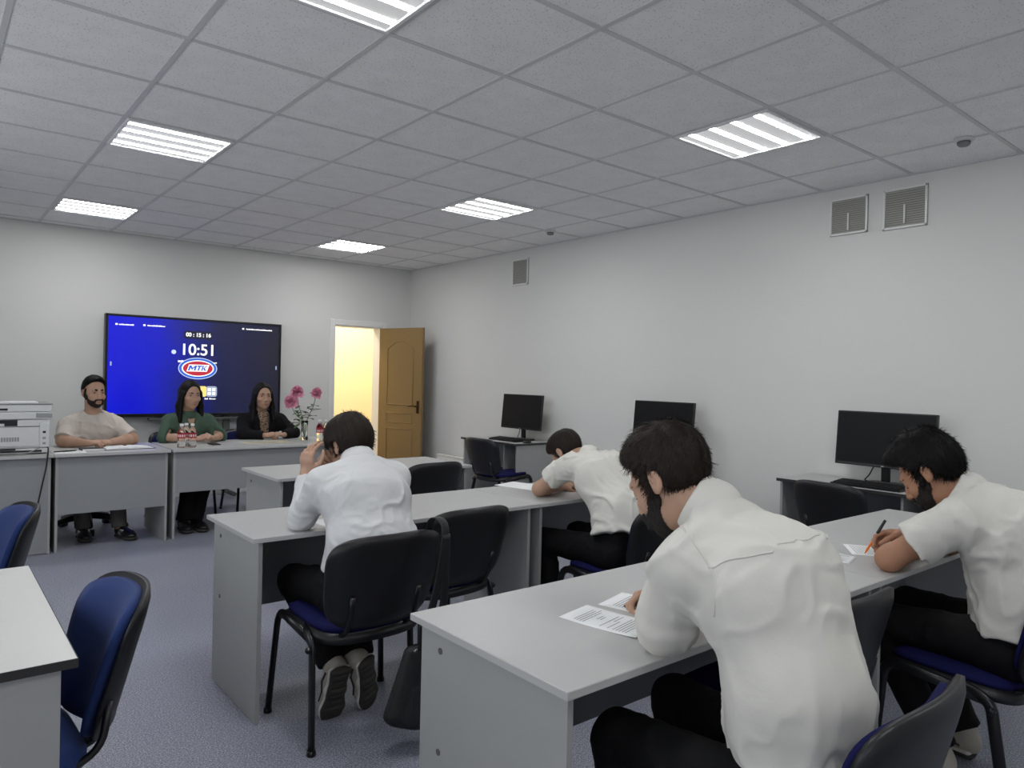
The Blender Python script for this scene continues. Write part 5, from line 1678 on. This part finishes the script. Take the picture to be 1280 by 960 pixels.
# ---- committee
build_person('bearded man in a cream t-shirt seated with folded hands at the committee table', dict(
    hip=(1.14, 7.14, .54), waist=(1.14, 7.13, .71), chest=(1.14, 7.09, .89), neck=(1.14, 7.07, 1.03),
    shL=(1.320, 7.075, .935), shR=(.960, 7.075, .935), elL=(1.425, 6.93, .80), elR=(.905, 6.94, .80), wrL=(1.245, 6.80, .79), wrR=(1.06, 6.80, .79),
    knL=(1.27, 6.76, .50), knR=(1.02, 6.78, .50), anL=(1.29, 6.70, .10), anR=(1.04, 6.82, .10),
    head=Head((1.142, 7.045, 1.198), (.26, -.96, -.06), sc=1.06), h=.0055, girth=(.175, .165, .185), depth=(.125, .12, .125), arm=(.052, .046, .043, .030),
    hands=[dict(f=(-.85, -.4, .1), n=(-.2, .3, -.9), c=(.5, .5, .5, .5), t=.4), dict(f=(.85, -.4, .1), n=(.2, .3, -.9), c=(.5, .5, .5, .5), t=.4)],
    hair=dict(fn=hair_short(.022, .003, .048, -.045), mat='hair_black', amp=.003, K=10, h=.0045, n=2500, len=.02, sw=.002, lift=.003), beard=beard_full(.002),
    top=dict(name='t_shirt', mat='tee', sleeve=.86, ease=.022, sr=(.060, .072, .05, .04), folds=(.016, (9, 9, 7), 1.1), h=.007, neckcut=((0, .02, -.13), (.075, .085, .05))),
    pants='trouser_grey', shoe='black_shoe', solem='sole', stripes=True,
    feet=[dict(heel=(1.29, 6.77, .005), toe=(1.36, 6.50, .005)), dict(heel=(1.04, 6.89, .005), toe=(1.04, 6.61, .005))]))
build_person('woman in a green blouse with long black hair at the committee table', dict(
    fem=True, hip=(1.93, 7.20, .54), waist=(1.93, 7.19, .70), chest=(1.93, 7.15, .87), neck=(1.935, 7.125, 1.005),
    shL=(2.10, 7.12, .945), shR=(1.765, 7.12, .945), elL=(2.175, 6.98, .80), elR=(1.70, 7.00, .80), wrL=(2.085, 6.85, .79), wrR=(1.93, 6.84, .79),
    knL=(2.02, 6.80, .50), knR=(1.87, 6.80, .50), anL=(1.90, 6.72, .10), anR=(1.80, 6.72, .10),
    head=Head((1.938, 7.085, 1.182), (.12, -.97, -.12), sc=1.07), h=.0055, w=.92, arm=(.042, .036, .033, .024), girth=(.165, .13, .15),
    hands=[dict(f=(-.7, -.5, .35), n=(-.5, .3, -.8), c=(.5, .5, .5, .5), t=.4), dict(f=(.8, -.4, .3), n=(.4, .3, -.8), c=(.5, .5, .5, .5), t=.4)],
    hair=dict(fn=hair_long, mat='hair_black', amp=.0025, fall=True, low=-.28, h=.0045),
    top=dict(name='blouse', mat='green', sleeve=1.10, ease=.014, sr=(.062, .060, .05, .05), folds=(.009, (9, 9, 6), 6.1), h=.007, collar=True, neckcut=((0, .062, -.185), (.030, .06, .07))),
    pants='trouser', feet=[dict(heel=(1.90, 6.78, .005), toe=(1.92, 6.52, .005)), dict(heel=(1.80, 6.79, .005), toe=(1.79, 6.53, .005))]))

def lapels(s):
    pass
jk = build_person('woman in a black jacket and spotted blouse with long dark hair, beside the flowers', dict(
    fem=True, hip=(2.66, 7.30, .54), waist=(2.66, 7.29, .70), chest=(2.66, 7.25, .86), neck=(2.655, 7.225, .99),
    shL=(2.835, 7.22, .930), shR=(2.485, 7.22, .930), elL=(2.93, 7.07, .80), elR=(2.43, 7.08, .80), wrL=(2.785, 6.96, .79), wrR=(2.60, 6.96, .79),
    knL=(2.76, 6.90, .50), knR=(2.56, 6.90, .50), anL=(2.76, 6.90, .10), anR=(2.58, 6.90, .10),
    head=Head((2.652, 7.185, 1.168), (-.06, -.99, -.05), sc=1.08), h=.0055, w=.96, arm=(.042, .036, .033, .024), girth=(.165, .135, .155),
    hands=[dict(f=(-.85, -.3, .2), n=(-.3, .3, -.9), c=(.5, .5, .5, .5), t=.4), dict(f=(.85, -.3, .2), n=(.3, .3, -.9), c=(.5, .5, .5, .5), t=.4)],
    hair=dict(fn=hair_long, mat='hair_black', amp=.0025, fall=True, low=-.28, h=.0045),
    top=dict(name='jacket', mat='jacket', sleeve=1.90, ease=.020, sr=(.064, .060, .052, .042), folds=(.006, (9, 9, 6), 9.1), h=.008,
             extra=lambda s: s.ecap((2.66, 7.055, .70), (2.655, 7.10, 1.00), (1, 0, 0), .035, .062, .10, .09, mode='s', k=.006)),
    pants='trouser', feet=[dict(heel=(2.76, 6.96, .005), toe=(2.77, 6.70, .005)), dict(heel=(2.58, 6.96, .005), toe=(2.57, 6.70, .005))]))
s_ = Sdf(); s_.ecap((2.66, 7.20, .66), (2.655, 7.20, .96), (1, 0, 0), .10, .075, .09, .075)
put('blouse', s_, np.array((2.50, 7.05, .5)), np.array((2.82, 7.35, 1.1)), .007, M['leopard'], jk.location, jk)
# small jewellery and cuffs seen at the table
M['gold'] = mat('gold', rgb(200, 160, 90), .3, metal=1.0)
